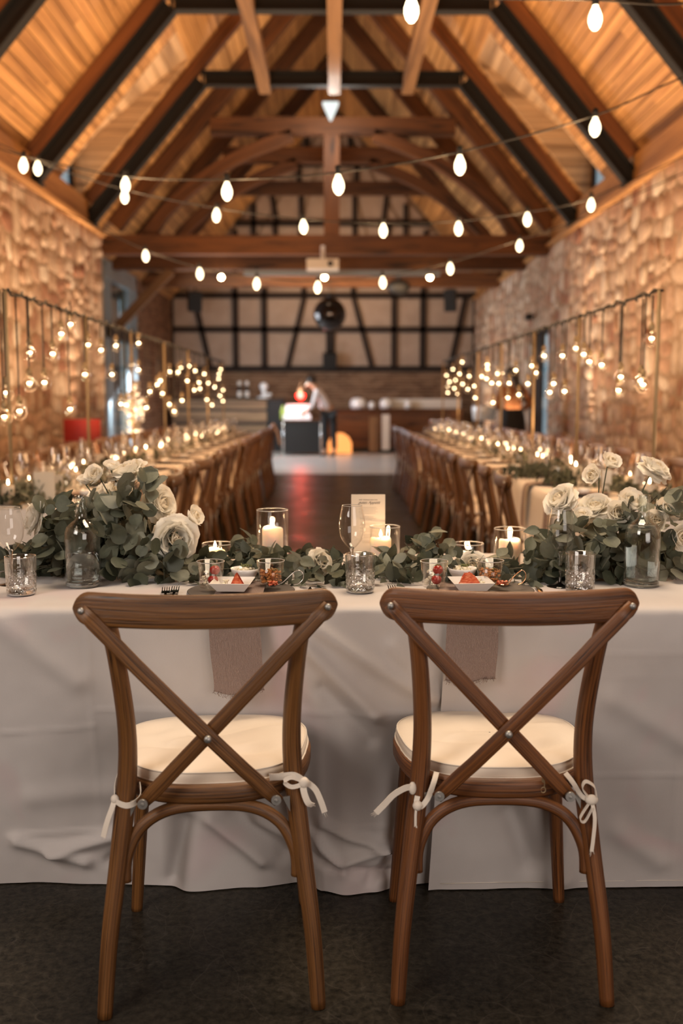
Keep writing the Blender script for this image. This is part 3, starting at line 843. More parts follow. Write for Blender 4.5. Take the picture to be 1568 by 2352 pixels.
    def ribbon(pts, w_=.011, ref=(0, 1, 0), name='cushion_tie', seg=5, fray=True):
        pp = catmull(pts, seg); mb = MB()
        mb.sweep(pp, [(-w_ / 2, -.0007), (w_ / 2, -.0007), (w_ / 2, .0007), (-w_ / 2, .0007)], ref=ref, smooth=False)
        if fray:
            e, d = pp[-1], (pp[-1] - pp[-2]).normalized()
            for k in range(5):
                o = V((random.uniform(-.004, .004), 0, random.uniform(-.003, .003)))
                mb.sweep([e + o - d * .002, e + o * 1.3 + d * random.uniform(.004, .010) + V((random.uniform(-.003, .003), 0, 0))], .0004, n=4)
        mb.build(name, M['tie'], cu)
    if ties == 'left':
        # left post: tape round the post, long tails; right post: bow with two tails
        ribbon([(-.145, -.145, .462), (-.142, -.165, .438), (-.165, -.178, .428), (-.190, -.170, .436), (-.193, -.150, .450), (-.185, -.140, .480)], .012, (0, 0, 1), fray=False)
        ribbon([(-.192, -.165, .438), (-.196, -.172, .425), (-.207, -.175, .395), (-.216, -.175, .362)], .011, (1, -.3, 0))
        ribbon([(-.188, -.160, .436), (-.192, -.160, .38), (-.190, -.162, .32), (-.200, -.165, .275)], .011, (1, -.6, 0))
        mb = MB(); mb.sphere((-.192, -.167, .438), .0085, 10, 7, (1, .8, 1.15)); mb.build('tie_knot', M['tie'], cu)
        ribbon([(.120, -.150, .468), (.140, -.160, .472), (.152, -.172, .478), (.170, -.176, .480), (.186, -.176, .470), (.190, -.172, .462)], .014, (0, 0, 1), fray=False)
        ribbon([(.190, -.174, .466), (.165, -.180, .478), (.150, -.182, .470), (.165, -.181, .458), (.190, -.176, .462)], .009, (0, .3, 1), fray=False)
        ribbon([(.188, -.175, .462), (.190, -.182, .445), (.198, -.186, .425), (.208, -.182, .418)], .013, (1, 0, .3))
        ribbon([(.192, -.172, .466), (.212, -.174, .450), (.224, -.176, .425), (.232, -.176, .400)], .012, (1, 0, .3))
        mb = MB(); mb.sphere((.190, -.175, .464), .011, 10, 7, (1, .8, 1.1)); mb.build('tie_knot', M['tie'], cu)
    elif ties == 'right':
        ribbon([(-.135, -.148, .470), (-.142, -.165, .455), (-.155, -.176, .425), (-.170, -.180, .408), (-.178, -.178, .415), (-.176, -.172, .428)], .011, (1, 0, 0), fray=False)
        ribbon([(-.185, -.170, .445), (-.200, -.176, .447), (-.225, -.182, .435), (-.245, -.186, .415), (-.262, -.188, .398)], .013, (0, 0, 1))
        ribbon([(-.178, -.176, .410), (-.180, -.178, .39), (-.180, -.178, .362)], .005, (1, 0, 0))
        mb = MB(); mb.sphere((-.176, -.178, .410), .0105, 10, 7); mb.sphere((-.186, -.168, .443), .0105, 10, 7, (.8, .8, 1.3)); mb.build('tie_knot', M['tie'], cu)
        ribbon([(.132, -.150, .470), (.145, -.165, .455), (.160, -.176, .432), (.176, -.180, .424)], .010, (1, 0, .5), fray=False)
        ribbon([(.178, -.180, .426), (.160, -.184, .450), (.166, -.186, .466), (.184, -.186, .455), (.190, -.182, .430)], .010, (0, 1, .4), fray=False)
        ribbon([(.180, -.180, .424), (.162, -.186, .400), (.156, -.188, .386), (.166, -.188, .382), (.182, -.184, .410)], .008, (0, 1, .3), fray=False)
        ribbon([(.180, -.182, .424), (.186, -.188, .39), (.184, -.190, .35), (.181, -.190, .318)], .0075, (1, 0, 0))
        mb = MB(); mb.sphere((.180, -.181, .425), .012, 10, 7, (1.15, .8, .9)); mb.build('tie_knot', M['tie'], cu)
        mb = MB(); mb.box((.085, -.158, .452), (.007, .003, .022)); mb.sweep([V((.085 + .005 * math.cos(a), -.160, .437 + .006 * math.sin(a))) for a in [2 * PI * i / 10 for i in range(10)]], .0014, n=5, closed=True, ref=(0, 1, 0))
        mb.build('zip_pull', M['brass'], cu)
    else:
        for s in (-1, 1):
            mb = MB()
            for dx, l in ((.0, .13), (.02, .09)):
                mb.sweep([(s * .170, -.172, .462), (s * (.185 + dx), -.182, .44), (s * (.19 + dx), -.182, .462 - l)], [(-.005, -.001), (.005, -.001), (.005, .001), (-.005, .001)], ref=(1, 0, 0))
            mb.build('cushion_tie', M['tie'], cu)
    return t
ch = make_chair('dark-stained cross-back chair left of the two in front of the head table', ties='left', wd='chair_wood_golden', fl=-1)
ch.location = (-.262, 2.118, 0); ch.rotation_euler = (0, 0, R(4.0))
ch2 = make_chair('dark-stained cross-back chair right of the two in front of the head table', ties='right', wd='chair_wood_red')
ch2.location = (.352, 2.142, 0); ch2.rotation_euler = (0, 0, R(-1.0))

# ================================================================ HEAD TABLE
TZ = .75; TY0, TY1 = 2.325, 3.12
t = thing('head_table', 'long trestle table hidden under the pale cloth, behind the two front chairs', 'table', (0, 2.75, 0))
mb = MB(); mb.box((0, 0, .725), (4.6, .76, .03)); mb.build('tabletop', M['light_board'], t)
for x in (-2.0, 0, 2.0):
    for y in (-.3, .3):
        mb = MB(); mb.sweep([(x, y, .0), (x, y, .712)], .018, n=8); mb.build('leg', M['steel_black'], t)
def interp(xs, x):
    if x <= xs[0][0]: return xs[0][1]
    for (a, va), (b, vb) in zip(xs[:-1], xs[1:]):
        if x <= b:
            u = (x - a) / (b - a); u = u * u * (3 - 2 * u); return va + (vb - va) * u
    return xs[-1][1]
def cdist(p, a, b):
    ax, az = a; bx, bz = b; dx, dz = bx - ax, bz - az
    u = ((p[0] - ax) * dx + (p[1] - az) * dz) / (dx * dx + dz * dz); uc = max(0, min(1, u))
    return math.hypot(p[0] - ax - uc * dx, p[1] - az - uc * dz), u
def q2(px, py): # front face of the cloth: pixel -> (x, z)
    p = PY(px, py, 2.35); return (p.x, p.z)
folds = [ # start px, end px, amplitude, width
    (q2(700, 1480), q2(860, 1640), .010, .020), (q2(730, 1440), q2(980, 1600), .008, .02), (q2(740, 1580), q2(850, 1700), -.007, .018),
    (q2(480, 1890), q2(600, 2000), .012, .018), (q2(540, 1880), q2(650, 1990), -.012, .02), (q2(420, 1900), q2(390, 2050), -.015, .022),
    (q2(590, 1900), q2(700, 1960), .010, .018), (q2(700, 1920), q2(790, 2010), .012, .014), (q2(740, 1900), q2(960, 1990), .010, .012), (q2(700, 1990), q2(900, 2030), -.010, .012),
    (q2(800, 1985), q2(900, 1960), .010, .014), (q2(850, 2040), q2(900, 1985), -.010, .012),
    (q2(100, 1990), q2(300, 1930), .010, .016), (q2(20, 1960), q2(180, 2010), .010, .018), (q2(240, 2010), q2(290, 1960), -.010, .016), (q2(60, 1850), q2(260, 1830), .004, .03),
    (q2(0, 1420), q2(180, 1560), .006, .03), (q2(900, 1480), q2(1000, 1600), .006, .02), (q2(620, 1520), q2(690, 1620), -.005, .02)]
press = [(q2(0, 1688), q2(215, 1672), .0028), (q2(205, 1430), q2(222, 1900), .0028), (q2(222, 1632), q2(1045, 1640), .0032), (q2(0, 1948), q2(300, 1925), .006), (q2(690, 1912), q2(930, 1905), .004)]
press_r = [(q2(1045, 1500), q2(1700, 1492), .0028), (q2(1045, 1548), q2(1568, 1546), .0014), (q2(1050, 1790), q2(1700, 1780), .0034), (q2(1552, 1400), q2(1560, 2050), .002)]
folds_r = [(q2(1180, 1880), q2(1230, 2000), -.016, .03), (q2(1400, 1600), q2(1568, 1700), .006, .03), (q2(1420, 1920), q2(1530, 2000), .006, .03), (q2(1300, 1880), q2(1300, 2040), .012, .03)]
hem = [(-2.4, 2.44), (-.8, 2.445), (-.62, 2.435), (-.45, 2.432), (-.36, 2.40), (-.2, 2.42), (-.07, 2.45), (-.03, 2.40), (.03, 2.375), (.10, 2.39), (.18, 2.43), (.26, 2.44), (.36, 2.44)]
hem_r = [(.2, 2.405), (.3, 2.42), (.5, 2.425), (.8, 2.43), (2.4, 2.43)]
def sheet(name, x0, x1, hemk, fl, pr, off, label, slant=0.0, zoff=0.0):
    mb = MB(); nx = int((x1 - x0) / .0085); rows = []
    tops = [TY1 + .02, TY1 + .006, TY1 - .02] + [lerp(TY1 - .03, TY0 + .03, i / 12) for i in range(13)] + [TY0 + .015, TY0 + .006, TY0 + .001]
    samples = []
    samples.append(('b', .02)); samples.append(('b', .40)); samples.append(('b', .70))
    for i, y in enumerate(tops): samples.append(('t', y))
    for i in range(86): samples.append(('f', 1 - i / 85))
    for kind, val in samples:
        row = []
        for i in range(nx + 1):
            x = lerp(x0, x1, i / nx)
            if kind == 'b':
                row.append((x, TY1 + .022 + off + .01 * math.sin(x * 9) * (1 - val), val))
            elif kind == 't':
                e = min(abs(val - TY0), abs(val - TY1)); dz = -.012 * math.exp(-(e / .008)) + .0012 * noise.noise(V((x * 5, val * 6, 3)))
                row.append((x, val - (off if val < 2.5 else 0), TZ + .0005 + zoff + dz))
            else:
                z = lerp(.003, TZ - .018, val)
                xx = x + slant * (1 - val) if slant and i < 14 else x
                hy = interp(hemk, x)
                fall = (1 - val) ** 1.3
                y = lerp(TY0, hy, fall) - off
                amp = .25 + .75 * fall
                d = 0
                for a, b, am, wd in fl:
                    dd, u = cdist((x, z), a, b)
                    if dd < wd * 3: d += 2.2 * am * math.exp(-(dd / wd) ** 2)
                for a, b, am in pr:
                    dd, u = cdist((x, z), a, b)
                    if dd < .03: d += 1.5 * am * math.exp(-(dd / .005) ** 2) * (.6 + .4 * noise.noise(V((x * 12, z * 12, 0))))
                d += .010 * amp * noise.noise(V((x * 2.3, z * 1.2, 5))) + .006 * amp * noise.noise(V((x * 6, z * 3, 8))) + .0016 * noise.noise(V((x * 22, z * 16, 2)))
                row.append((xx, y - d, z))
        rows.append(row)
    mb.grid(rows, True)
    mb.f = [f[::-1] for f in mb.f]
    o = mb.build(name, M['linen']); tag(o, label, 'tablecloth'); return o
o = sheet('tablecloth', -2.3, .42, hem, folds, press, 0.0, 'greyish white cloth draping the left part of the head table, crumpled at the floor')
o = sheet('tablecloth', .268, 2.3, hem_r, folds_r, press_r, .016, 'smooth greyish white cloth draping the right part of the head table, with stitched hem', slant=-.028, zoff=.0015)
mb = MB(); mb.sweep([(x, interp(hem_r, x) - .0215, .022) for x in [.27 + .04 * i for i in range(50)]], .0009, n=4); mb.build('hem_stitch', M['tie'], o)

# gauze napkins hanging over the edge of the table
def napkin(px0, px1, pyb, label, tilt, nm='gauze_napkin'):
    a, b = PY(px0, 1445, 2.29), PY(px1, 1445, 2.29)
    x0, x1 = a.x, b.x; zb = PY(px0, pyb, 2.30).z
    rows = []; nx = 46
    path = [(2.60, TZ + .013), (2.50, TZ + .014), (2.42, TZ + .010), (2.36, TZ + .0085), (2.325, TZ + .006), (2.306, TZ - .004), (2.297, TZ - .022)]
    nz = 60; path += [(2.295, lerp(TZ - .03, zb, i / nz)) for i in range(1, nz + 1)]
    for k, (y, z) in enumerate(path):
        v_ = max(0, (TZ - z) / (TZ - zb)); row = []
        for i in range(nx + 1):
            u = i / nx; x = lerp(x0, x1, u) + tilt * v_ + .004 * math.sin(z * 40) * v_ * (u - .5)
            dy = -.004 * math.sin(u * 7 + z * 9) * v_ - .0014 * noise.noise(V((x * 160, z * 120, 1))) - .003 * noise.noise(V((x * 14, z * 12, 4)))
            row.append((x, y + dy, z + (-.006 * math.sin(u * 5) if k == len(path) - 1 else 0) + (.001 * noise.noise(V((x * 30, y * 30, 1))) if v_ <= 0 else 0)))
        rows.append(row)
    mb = MB(); mb.grid(rows, True); mb.f = [f[::-1] for f in mb.f]
    o = mb.build(nm, M['napkin']); tag(o, label, 'napkin')
    mb = MB()
    for i in range(60):
        u = random.random(); p = V(rows[-1][int(u * nx)]) + V((0, random.uniform(-.002, .001), .003))
        l = random.uniform(.004, .014)
        mb.sweep([p, p + V((random.uniform(-.003, .003), random.uniform(-.003, .001), -l * .6)), p + V((random.uniform(-.006, .006), random.uniform(-.003, .002), -l))], .0005, n=3)
    mb.build('frayed_edge', M['napkin'], o, kind='stuff')
    return o
napkin(476, 594, 1588, 'dusty rose gauze napkin hanging behind the left front chair', .012)
napkin(1027, 1146, 1562, 'dusty rose gauze napkin hanging behind the right front chair', -.004)

# ================================================================ GLASSWARE
def tumbler(loc, label):
    t = thing('cut_glass_tumbler', label, 'glass', loc)
    r0, h = .0375, .098
    def fn(a, r, z, k):
        if z < .008 or z > .062 or k > 40: return r
        A = a * 13 / (2 * PI); B = z / .0185
        p1 = abs(((A + B) % 1) - .5) * 2; p2 = abs(((A - B) % 1) - .5) * 2
        return r - .0034 * (1 - min(1, min(p1, p2) * 2.6)) * min(1, (z - .008) * 150) * min(1, (.062 - z) * 90 + .0)
    prof = [(.0001, .0), (.030, 0), (.0345, .002)] + [(r0 - .001 + .0025 * (z / h), z) for z in [.006 + (h - .008) * i / 36 for i in range(37)]] + [(r0 + .0015, h), (r0 + .0002, h + .0005)]
    prof += [(r0 - .0012, h - .002), (r0 - .002, .06), (r0 - .004, .02), (r0 - .010, .014), (.0001, .013)]
    mb = MB(); mb.lathe(prof, 132, fn=fn); mb.build('glass_body', M['crystal'], t)
    mb = MB(); mb.lathe([(.0001, .0005), (.0325, .0012), (.0335, .006), (.031, .0122), (.0001, .0125)], 24); mb.build('glass_foot', M['glass'], t)
    return t
tumbler(PZ(47, 1368, TZ) + V((0, .01, .0015)), 'cut glass tumbler at the far left end of the head table')
tumbler(PZ(827, 1362, TZ) + V((0, .01, .0015)), 'cut glass tumbler between the two front chairs')
tumbler(PZ(1335, 1362, TZ) + V((0, .02, .003)), 'cut glass tumbler behind the right front chair, beside the bottle')
def wine_glass_mesh(hi=True):
    n = 40 if hi else 12
    bowl = [(.004, .088), (.010, .094), (.020, .104), (.030, .120), (.0345, .138), (.0355, .152), (.034, .172), (.030, .192), (.0272, .207)]
    if hi:
        pr = [V((r, 0, z)) for r, z in bowl]; bowl = [(p.x, p.z) for p in catmull(pr, 4)]
    return bowl, n
def wine_glass(loc, label, group=None, hi=True, s=1.0):
    t = thing('wine_glass', label, 'wine glass', loc, group=group)
    bowl, n = wine_glass_mesh(hi)
    mb = MB(); mb.lathe(bowl, n); mb.build('bowl', M['wineglass'] if hi else M['far_glass'], t)
    mb = MB(); mb.lathe([(.0001, .0005), (.034, .0005), (.034, .002), (.012, .0045), (.0042, .012), (.0034, .04), (.0036, .08), (.006, .090), (.0055, .094), (.0001, .096)], n if hi else 8)
    mb.build('stem', M['glass'] if hi else M['far_glass'], t)
    if hi:
        mb = MB(); mb.sweep([V((.0272 * math.cos(a), .0272 * math.sin(a), .207)) for a in [2 * PI * i / 36 for i in range(36)]], .0006, n=5, closed=True, ref=(0, 0, 1)); mb.build('rim', M['rim'], t)
    t.scale = (s,) * 3
    return t
def at(px, Y, z=TZ): # point on a table at distance Y seen in pixel column px
    p = PZ(px, 1300, z); r = ray(px, 1176 + 90); k = Y / r.y
    return V((r.x * k, Y, z))
wine_glass(at(808, 2.66), 'empty wine glass in front of the menu card', s=1.0)
wine_glass(at(25, 2.62), 'empty wine glass at the far left edge of the picture')
wine_glass(at(1287, 2.575), 'empty wine glass among the flowers on the right')
def bottle(loc, label, level, group=None):
    t = thing('water_bottle', label, 'bottle', loc, group=group)
    out = [(.0001, .0), (.040, 0), (.0445, .003), (.046, .009), (.0462, .02), (.0462, .128), (.0450, .144), (.040, .158), (.030, .169), (.019, .176), (.0150, .182), (.0145, .192), (.0145, .222), (.0165, .2225), (.0165, .238), (.0155, .240)]
    inn = [(.0125, .239), (.0118, .19), (.0130, .179), (.027, .166), (.037, .155), (.0420, .142), (.0432, .126), (.0432, .022), (.040, .016), (.0001, .014)]
    mb = MB(); mb.lathe(out + inn, 56); mb.build('glass_body', M['bottle_glass'], t)
    mb = MB(); mb.lathe([(.0001, .0012), (.039, .0012), (.0440, .004), (.0450, .010), (.041, .0145), (.0001, .0125)], 40); mb.build('thick_base', M['glass'], t)
    wp = [(.0001, .0143), (.0398, .0163), (.0429, .0222)] + ([(.0429, .126), (.0417, .142), (.0365, .1548)] if level > .15 else []) + [(.0429 if level < .13 else .035, level), (.0001, level)]
    mb = MB(); mb.lathe(wp, 56); mb.build('water', M['water'], t)
    mb = MB()
    for i in range(70):
        a = random.uniform(0, 2 * PI); r = random.uniform(.030, .0415); z = .02 + (level - .025) * random.random() ** 1.8
        mb.sphere((r * math.cos(a), r * math.sin(a), z), random.uniform(.0004, .0011), 5, 4)
    mb.build('bubbles', M['rim'], t, kind='stuff')
    return t
bottle(PZ(185, 1352, TZ) + V((0, .03, .0015)), 'clear glass water bottle, half full, on the left of the head table', .088)
bottle(PZ(1480, 1352, TZ) + V((0, .03, .003)), 'clear glass water bottle, nearly full, on the right of the head table', .160)

# ================================================================ CANDLES
FL = bpy.data.meshes
def flame_mb(mb, c, h, n=8):
    prof = [(.0001, 0), (.0035, .10), (.0055, .28), (.0052, .45), (.0032, .70), (.0012, .9), (.0001, 1.0)]
    mb.lathe([(r * h / .028, z * h) for r, z in prof], n, c=c)
def candle_thing(loc, rv, hv, rc, hc, label, group=None, hi=True, light=.4, tilt=0):
    t = thing('pillar_candle', label, 'candle', loc, group=group)
    n = 40 if hi else 10
    mb = MB()
    if hi:
        prof = [(.0001, .0), (rc - .001, 0), (rc, .002), (rc, hc - .006), (rc - .002, hc - .001), (rc - .005, hc), (rc - .009, hc - .003), (rc * .4, hc - .007), (.0001, hc - .008)]
        def fn(a, r, z, k): return r
        mb.lathe(prof, n)
        mb.v = [(x, y, z + (.0035 * math.sin(math.atan2(y, x) * 2 + hc * 90) if z > hc - .007 and math.hypot(x, y) > rc * .6 else 0)) for x, y, z in mb.v]
    else: mb.lathe([(.0001, 0), (rc, 0), (rc, hc), (.0001, hc - .003)], n)
    wx = mb.build('wax', M['wax'] if hi else M['far_wax'], t)
    if hi: mb = MB(); mb.sweep([(0, 0, hc - .008), (.0005, 0, hc + .002), (.001, 0, hc + .005)], .0009, n=5); mb.build('wick', M['black'], wx)
    mb = MB(); flame_mb(mb, (0, 0, hc + (.001 if hi else .002)), .024 if hi else .022, 10 if hi else 5)
    mb.build('flame', M['flame'] if hi else M['far_flame'], wx)
    if light: lamp('candle_light', 'POINT', (0, 0, hc + .018), light, (1, .60, .30), parent=t, shadow_soft_size=.008)
    return t
def vase_thing(loc, rv, hv, label, group=None, hi=True):
    n = 48 if hi else 10
    t = thing('candle_glass', label, 'candle holder', loc, group=group)
    mb = MB(); mb.lathe([(.0001, -.0012), (rv - .002, -.0012), (rv, .001), (rv, hv)], n); mb.build('cylinder', M['vase'] if hi else M['far_glass'], t)
    if hi:
        mb = MB(); mb.lathe([(rv - .0024, hv), (rv - .0024, .003), (.0001, .002)], n); mb.build('cylinder_inside', M['vase'], t)
        mb = MB(); mb.sweep([V(((rv - .0012) * math.cos(a), (rv - .0012) * math.sin(a), hv)) for a in [2 * PI * i / 48 for i in range(48)]], .0014, n=6, closed=True, ref=(0, 0, 1)); mb.build('rim', M['rim'], t)
    return t
def candle_at(px, topy, wpx, cw, ctop, Y, lab, off=0.0):
    c = at(px, Y); sc_ = math.hypot(Y, .4) / FPX
    rv = wpx / 2 * sc_; hv = PY(px, topy + 8, Y).z - TZ
    vase_thing(c + V((0, 0, .0025)), rv, hv, 'glass cylinder around the ' + lab.replace('lit ivory ', '').replace('burning low, ', ''))
    hc = PY(px, ctop, Y).z - TZ - .003; rc = cw / 2 * sc_
    candle_thing(c + V((off, 0, .0048)), 0, 0, rc, hc, lab)
candle_at(626, 1165, 73, 48, 1212, 2.93, 'lit ivory pillar candle in the tallest cylinder, left of centre')
candle_at(500, 1242, 72, 46, 1262, 2.95, 'short lit ivory candle burning low, beside the large left rose', -.008)
candle_at(883, 1203, 71, 48, 1236, 2.95, 'lit ivory pillar candle beside the menu card', -.012)
candle_at(1075, 1242, 71, 50, 1270, 2.95, 'short lit ivory candle behind the white rose on the right', .004)
candle_at(1170, 1208, 74, 50, 1240, 2.90, 'lit ivory pillar candle at the right end of the candle row', 0)

# menu card leaning between glass and candle
t = thing('menu_card', 'cream menu card standing upright behind the wine glass', 'card', at(845, 3.02))
p0, p1 = PY(809, 1137, 3.02), PY(887, 1137, 3.02)
wc, hc = p1.x - p0.x, p0.z - TZ
mb = MB(); mb.box((0, 0, hc / 2 + .002), (wc, .0012, hc)); mb.build('paper', M['card'], t)
def text(body, size, x, z, parent, material, shear=0.0, space=1.0, y=-.0010, rot=(PI / 2, 0, 0)):
    c = bpy.data.curves.new('lettering', 'FONT'); c.body = body; c.size = size; c.align_x = 'CENTER'; c.shear = shear; c.space_character = space
    c.extrude = .0001
    c.materials.append(material)
    o = bpy.data.objects.new('lettering', c); COL.objects.link(o); o.location = (x, y, z); o.rotation_euler = rot; o.parent = parent
    me = bpy.data.meshes.new_from_object(o); o2 = obj('lettering', me, None, parent, (x, y, z), rot); bpy.data.objects.remove(o)
    return o2
text('WIR WÜNSCHEN DIR', .0052, 0, hc - .0165, t, M['ink'], 0, 1.15)
text('guten Appetit', .0125, .002, hc - .027, t, M['ink'], .55, .95)
mb = MB()
z = hc - .038
for grp in ((.050, .056, .046, .060, .044), (.034, .050, .024), (.044, .052), (.050, .040, .046), (.038, .050, .048), (.044, .036)):
    for w_ in grp: mb.box((0, -.0008, z), (w_, .0002, .0011)); z -= .0046
    z -= .006
mb.build('small_print', M['paleink'], t)

# ================================================================ FOOD
def lumps(mb, c, r, h, n, s0, s1, flat=.8):
    for i in range(n):
        a = random.uniform(0, 2 * PI); q = r * math.sqrt(random.random()); z = random.random() * h
        p = (c[0] + q * math.cos(a), c[1] + q * math.sin(a), c[2] + z); k = random.uniform(s0, s1)
        mb.sphere(p, k, 6, 4, (1, random.uniform(.6, 1.1), random.uniform(.6, flat)))
def place_setting(cx, side, zo):
    L_ = 'left' if side < 0 else 'right'
    pl = thing('charger_plate', 'dark taupe charger plate behind the %s front chair' % L_, 'plate', (cx, 2.505, TZ + .001 + zo))
    mb = MB(); mb.lathe([(.0001, 0), (.09, 0), (.135, .004), (.137, .0055), (.134, .0065), (.09, .003), (.0001, .003)], 48); mb.build('plate', M['charger'], pl)
    return pl
place_setting(-.235, -1, 0); place_setting(.375, 1, .0018)
PZt = TZ + .016
def small_glass(px, Y, wpx, hpx, label, zb=PZt):
    k = Y / 2270; r = wpx / 2 * k; h = hpx * k
    t = thing('tasting_glass', label, 'glass', at(px, Y, zb))
    mb = MB(); mb.lathe([(.0001, 0), (r * .78, 0), (r * .82, .002), (r, h), (r - .0016, h), (r * .80 - .0016, .006), (.0001, .005)], 36); mb.build('glass_body', M['vase'], t)
    mb = MB(); mb.sweep([V((r * math.cos(a), r * math.sin(a), h)) for a in [2 * PI * i / 36 for i in range(36)]], .0011, n=5, closed=True, ref=(0, 0, 1)); mb.build('rim', M['rim'], t)
    return t, r, h
def tomato(c, r, label):
    t = thing('cherry_tomato', label, 'tomato', c)
    mb = MB(); mb.sphere((0, 0, 0), r, 18, 12, (1, 1, .92)); mb.build('fruit', M['tomato'], t)
    mb = MB()
    for k in range(5):
        a = k * 1.257; mb.sweep([(0, 0, r * .9), (r * .35 * math.cos(a), r * .35 * math.sin(a), r * .93), (r * .7 * math.cos(a), r * .7 * math.sin(a), r * .72)], .0010, n=4, scale=[1.4, 1.2, .3])
    mb.build('calyx', M['herb'], t)
for s, L_, (gx_, bx_, dx_, ox_, sx_) in ((-1, 'left', (483, 562, 533, 621, 668)), (1, 'right', (997, 1062, 1082, 1125, 1186))):
    t, r, h = small_glass(gx_, 2.50, 64, 60, 'little glass of cherry tomatoes on the %s plate' % L_)
    c = V(t.location)
    tomato(c + V((.006, -.004, .019)), .0135, 'lower cherry tomato in the little glass on the %s plate' % L_)
    tomato(c + V((.010, .004, .043)), .0135, 'upper cherry tomato in the little glass on the %s plate' % L_)
    mb = MB(); lumps(mb, (c.x - .014, c.y, c.z + .010), .007, .034, 16, .003, .006); o = mb.build('mozzarella_salad', M['cream_food']); tag(o, 'pale marinated cheese beside the tomatoes in the %s little glass' % L_, 'food')
    # bowl with cream and herbs
    t = thing('white_bowl', 'round white porcelain bowl with cream and herbs on the %s plate' % L_, 'bowl', at(bx_, 2.575, PZt))
    mb = MB(); mb.lathe([(.0001, 0), (.018, 0), (.020, .003), (.034, .024), (.038, .036), (.0365, .036), (.031, .022), (.0001, .008)], 36); mb.build('bowl', M['porcelain'], t)
    mb = MB(); lumps(mb, (0, 0, .026), .026, .010, 40, .004, .007); mb.build('cream_filling', M['cream_food'], t)
    mb = MB()
    for i in range(16):
        a = random.uniform(0, 6.3); q = random.uniform(0, .02); c0 = V((q * math.cos(a), q * math.sin(a), .040)); d = V((random.uniform(-1, 1), random.uniform(-1, 1), .5)).normalized() * .008
        mb.sweep([c0, c0 + d * .5, c0 + d], .0028, n=4, scale=[.4, 1, .1])
    mb.build('herb_garnish', M['herb'], t)
    # square dish with salmon
    c = at(dx_, 2.462, TZ + .017)
    t = thing('square_dish', 'small square white porcelain dish in front of the bowl on the %s plate' % L_, 'dish', c, (0, 0, R(3 * s)))
    rows = []
    for (q, z) in ((.001, 0), (.032, 0), (.034, .001), (.051, .023), (.0495, .0235), (.033, .0045), (.001, .004)):
        rows.append([(q * x, q * y, z) for x, y in ((-1, -1), (-.5, -1.0), (0, -1.0), (.5, -1), (1, -1), (1, 0), (1, 1), (0, 1), (-1, 1), (-1, 0))])
    mb = MB(); mb.grid(rows, False, True); mb.build('dish', M['porcelain'], t)
    # rolled smoked salmon
    mb = MB()
    for k in range(4):
        rows = []
        for i in range(9):
            u = i / 8; row = []
            for j in range(7):
                v_ = j / 6
                if s < 0: x = (u - .5) * (.040 - .030 * v_) + .012; z = .006 + v_ * .036 * (1 - .35 * abs(u - .3)); y = -.012 + k * .007 + .003 * math.sin(u * 9 + k)
                else: x = (u - .5) * (.056 - .026 * v_) - .004; z = .010 + v_ * .030 * (1 - 1.1 * (u - .45) ** 2) + .003 * math.sin(u * 14 + k * 2); y = -.014 + k * .008 + .004 * math.sin(v_ * 5 + k)
                row.append((x, y, z))
            rows.append(row)
        mb.grid(rows, True)
    o = mb.build('salmon_slice', M['salmon'], None, c); tag(o, 'folded slice of orange smoked salmon standing in the %s square dish' % L_, 'food')
    mb = MB(); lumps(mb, (-.018 if s < 0 else .024, .002, .008), .010, .016, 14, .003, .006); o = mb.build('cream_dollop', M['cream_food'], None, c); tag(o, 'dollop of cream with herbs beside the salmon in the %s dish' % L_, 'food')
    # glass with lentil tartare
    t, r, h = small_glass(ox_, 2.53, 64, 56, 'little glass of orange lentil salad on the %s plate' % L_)
    mb = MB(); lumps(mb, (0, 0, .009), r * .74, .030, 150, .0025, .005); mb.build('lentil_salad', M['tartare'], t, kind='stuff')
    mb = MB(); lumps(mb, (0, 0, .038), r * .6, .004, 14, .0015, .003); mb.build('chopped_herbs', M['herb'], t, kind='stuff')
    # spoon with curled handle
    c = at(sx_, 2.50, PZt)
    t = thing('curled_spoon', 'tasting spoon with a curled handle on the %s plate, %s' % (L_, 'silver' if s < 0 else 'copper coloured'), 'spoon', c)
    sc_ = .8 if s > 0 else 1
    pts = catmull([(-.036 * sc_, -.005, .006), (-.022 * sc_, -.004, .012), (-.006, 0, .026), (.008, .002, .038), (.020 * sc_, .003, .042), (.030 * sc_, .003, .034), (.030 * sc_, .003, .020), (.020 * sc_, .002, .009), (.006 * sc_, 0, .005)], 6)
    mm = M['chrome'] if s < 0 else M['gold']
    mb = MB(); mb.sweep(pts, [(.0028, -.0009), (.0028, .0009), (-.0028, .0009), (-.0028, -.0009)], ref=(0, 1, 0)); mb.build('handle', mm, t)
    mb = MB(); rows = [[(-.046 * sc_ + q * .018 * math.cos(a), -.006 + q * .012 * math.sin(a), .001 + .006 * q * q) for a in [2 * PI * i / 18 for i in range(18)]] for q in (.02, .4, .75, 1.0)]
    mb.grid(rows, True, True); mb.build('bowl', mm, t)
    mb = MB(); lumps(mb, (-.046 * sc_, -.006, .006), .012, .009, 34, .002, .0045)
    o = mb.build('salmon_tartare', M['salmon'], None, c); tag(o, 'spoonful of salmon tartare with herbs on the %s plate' % L_, 'food')
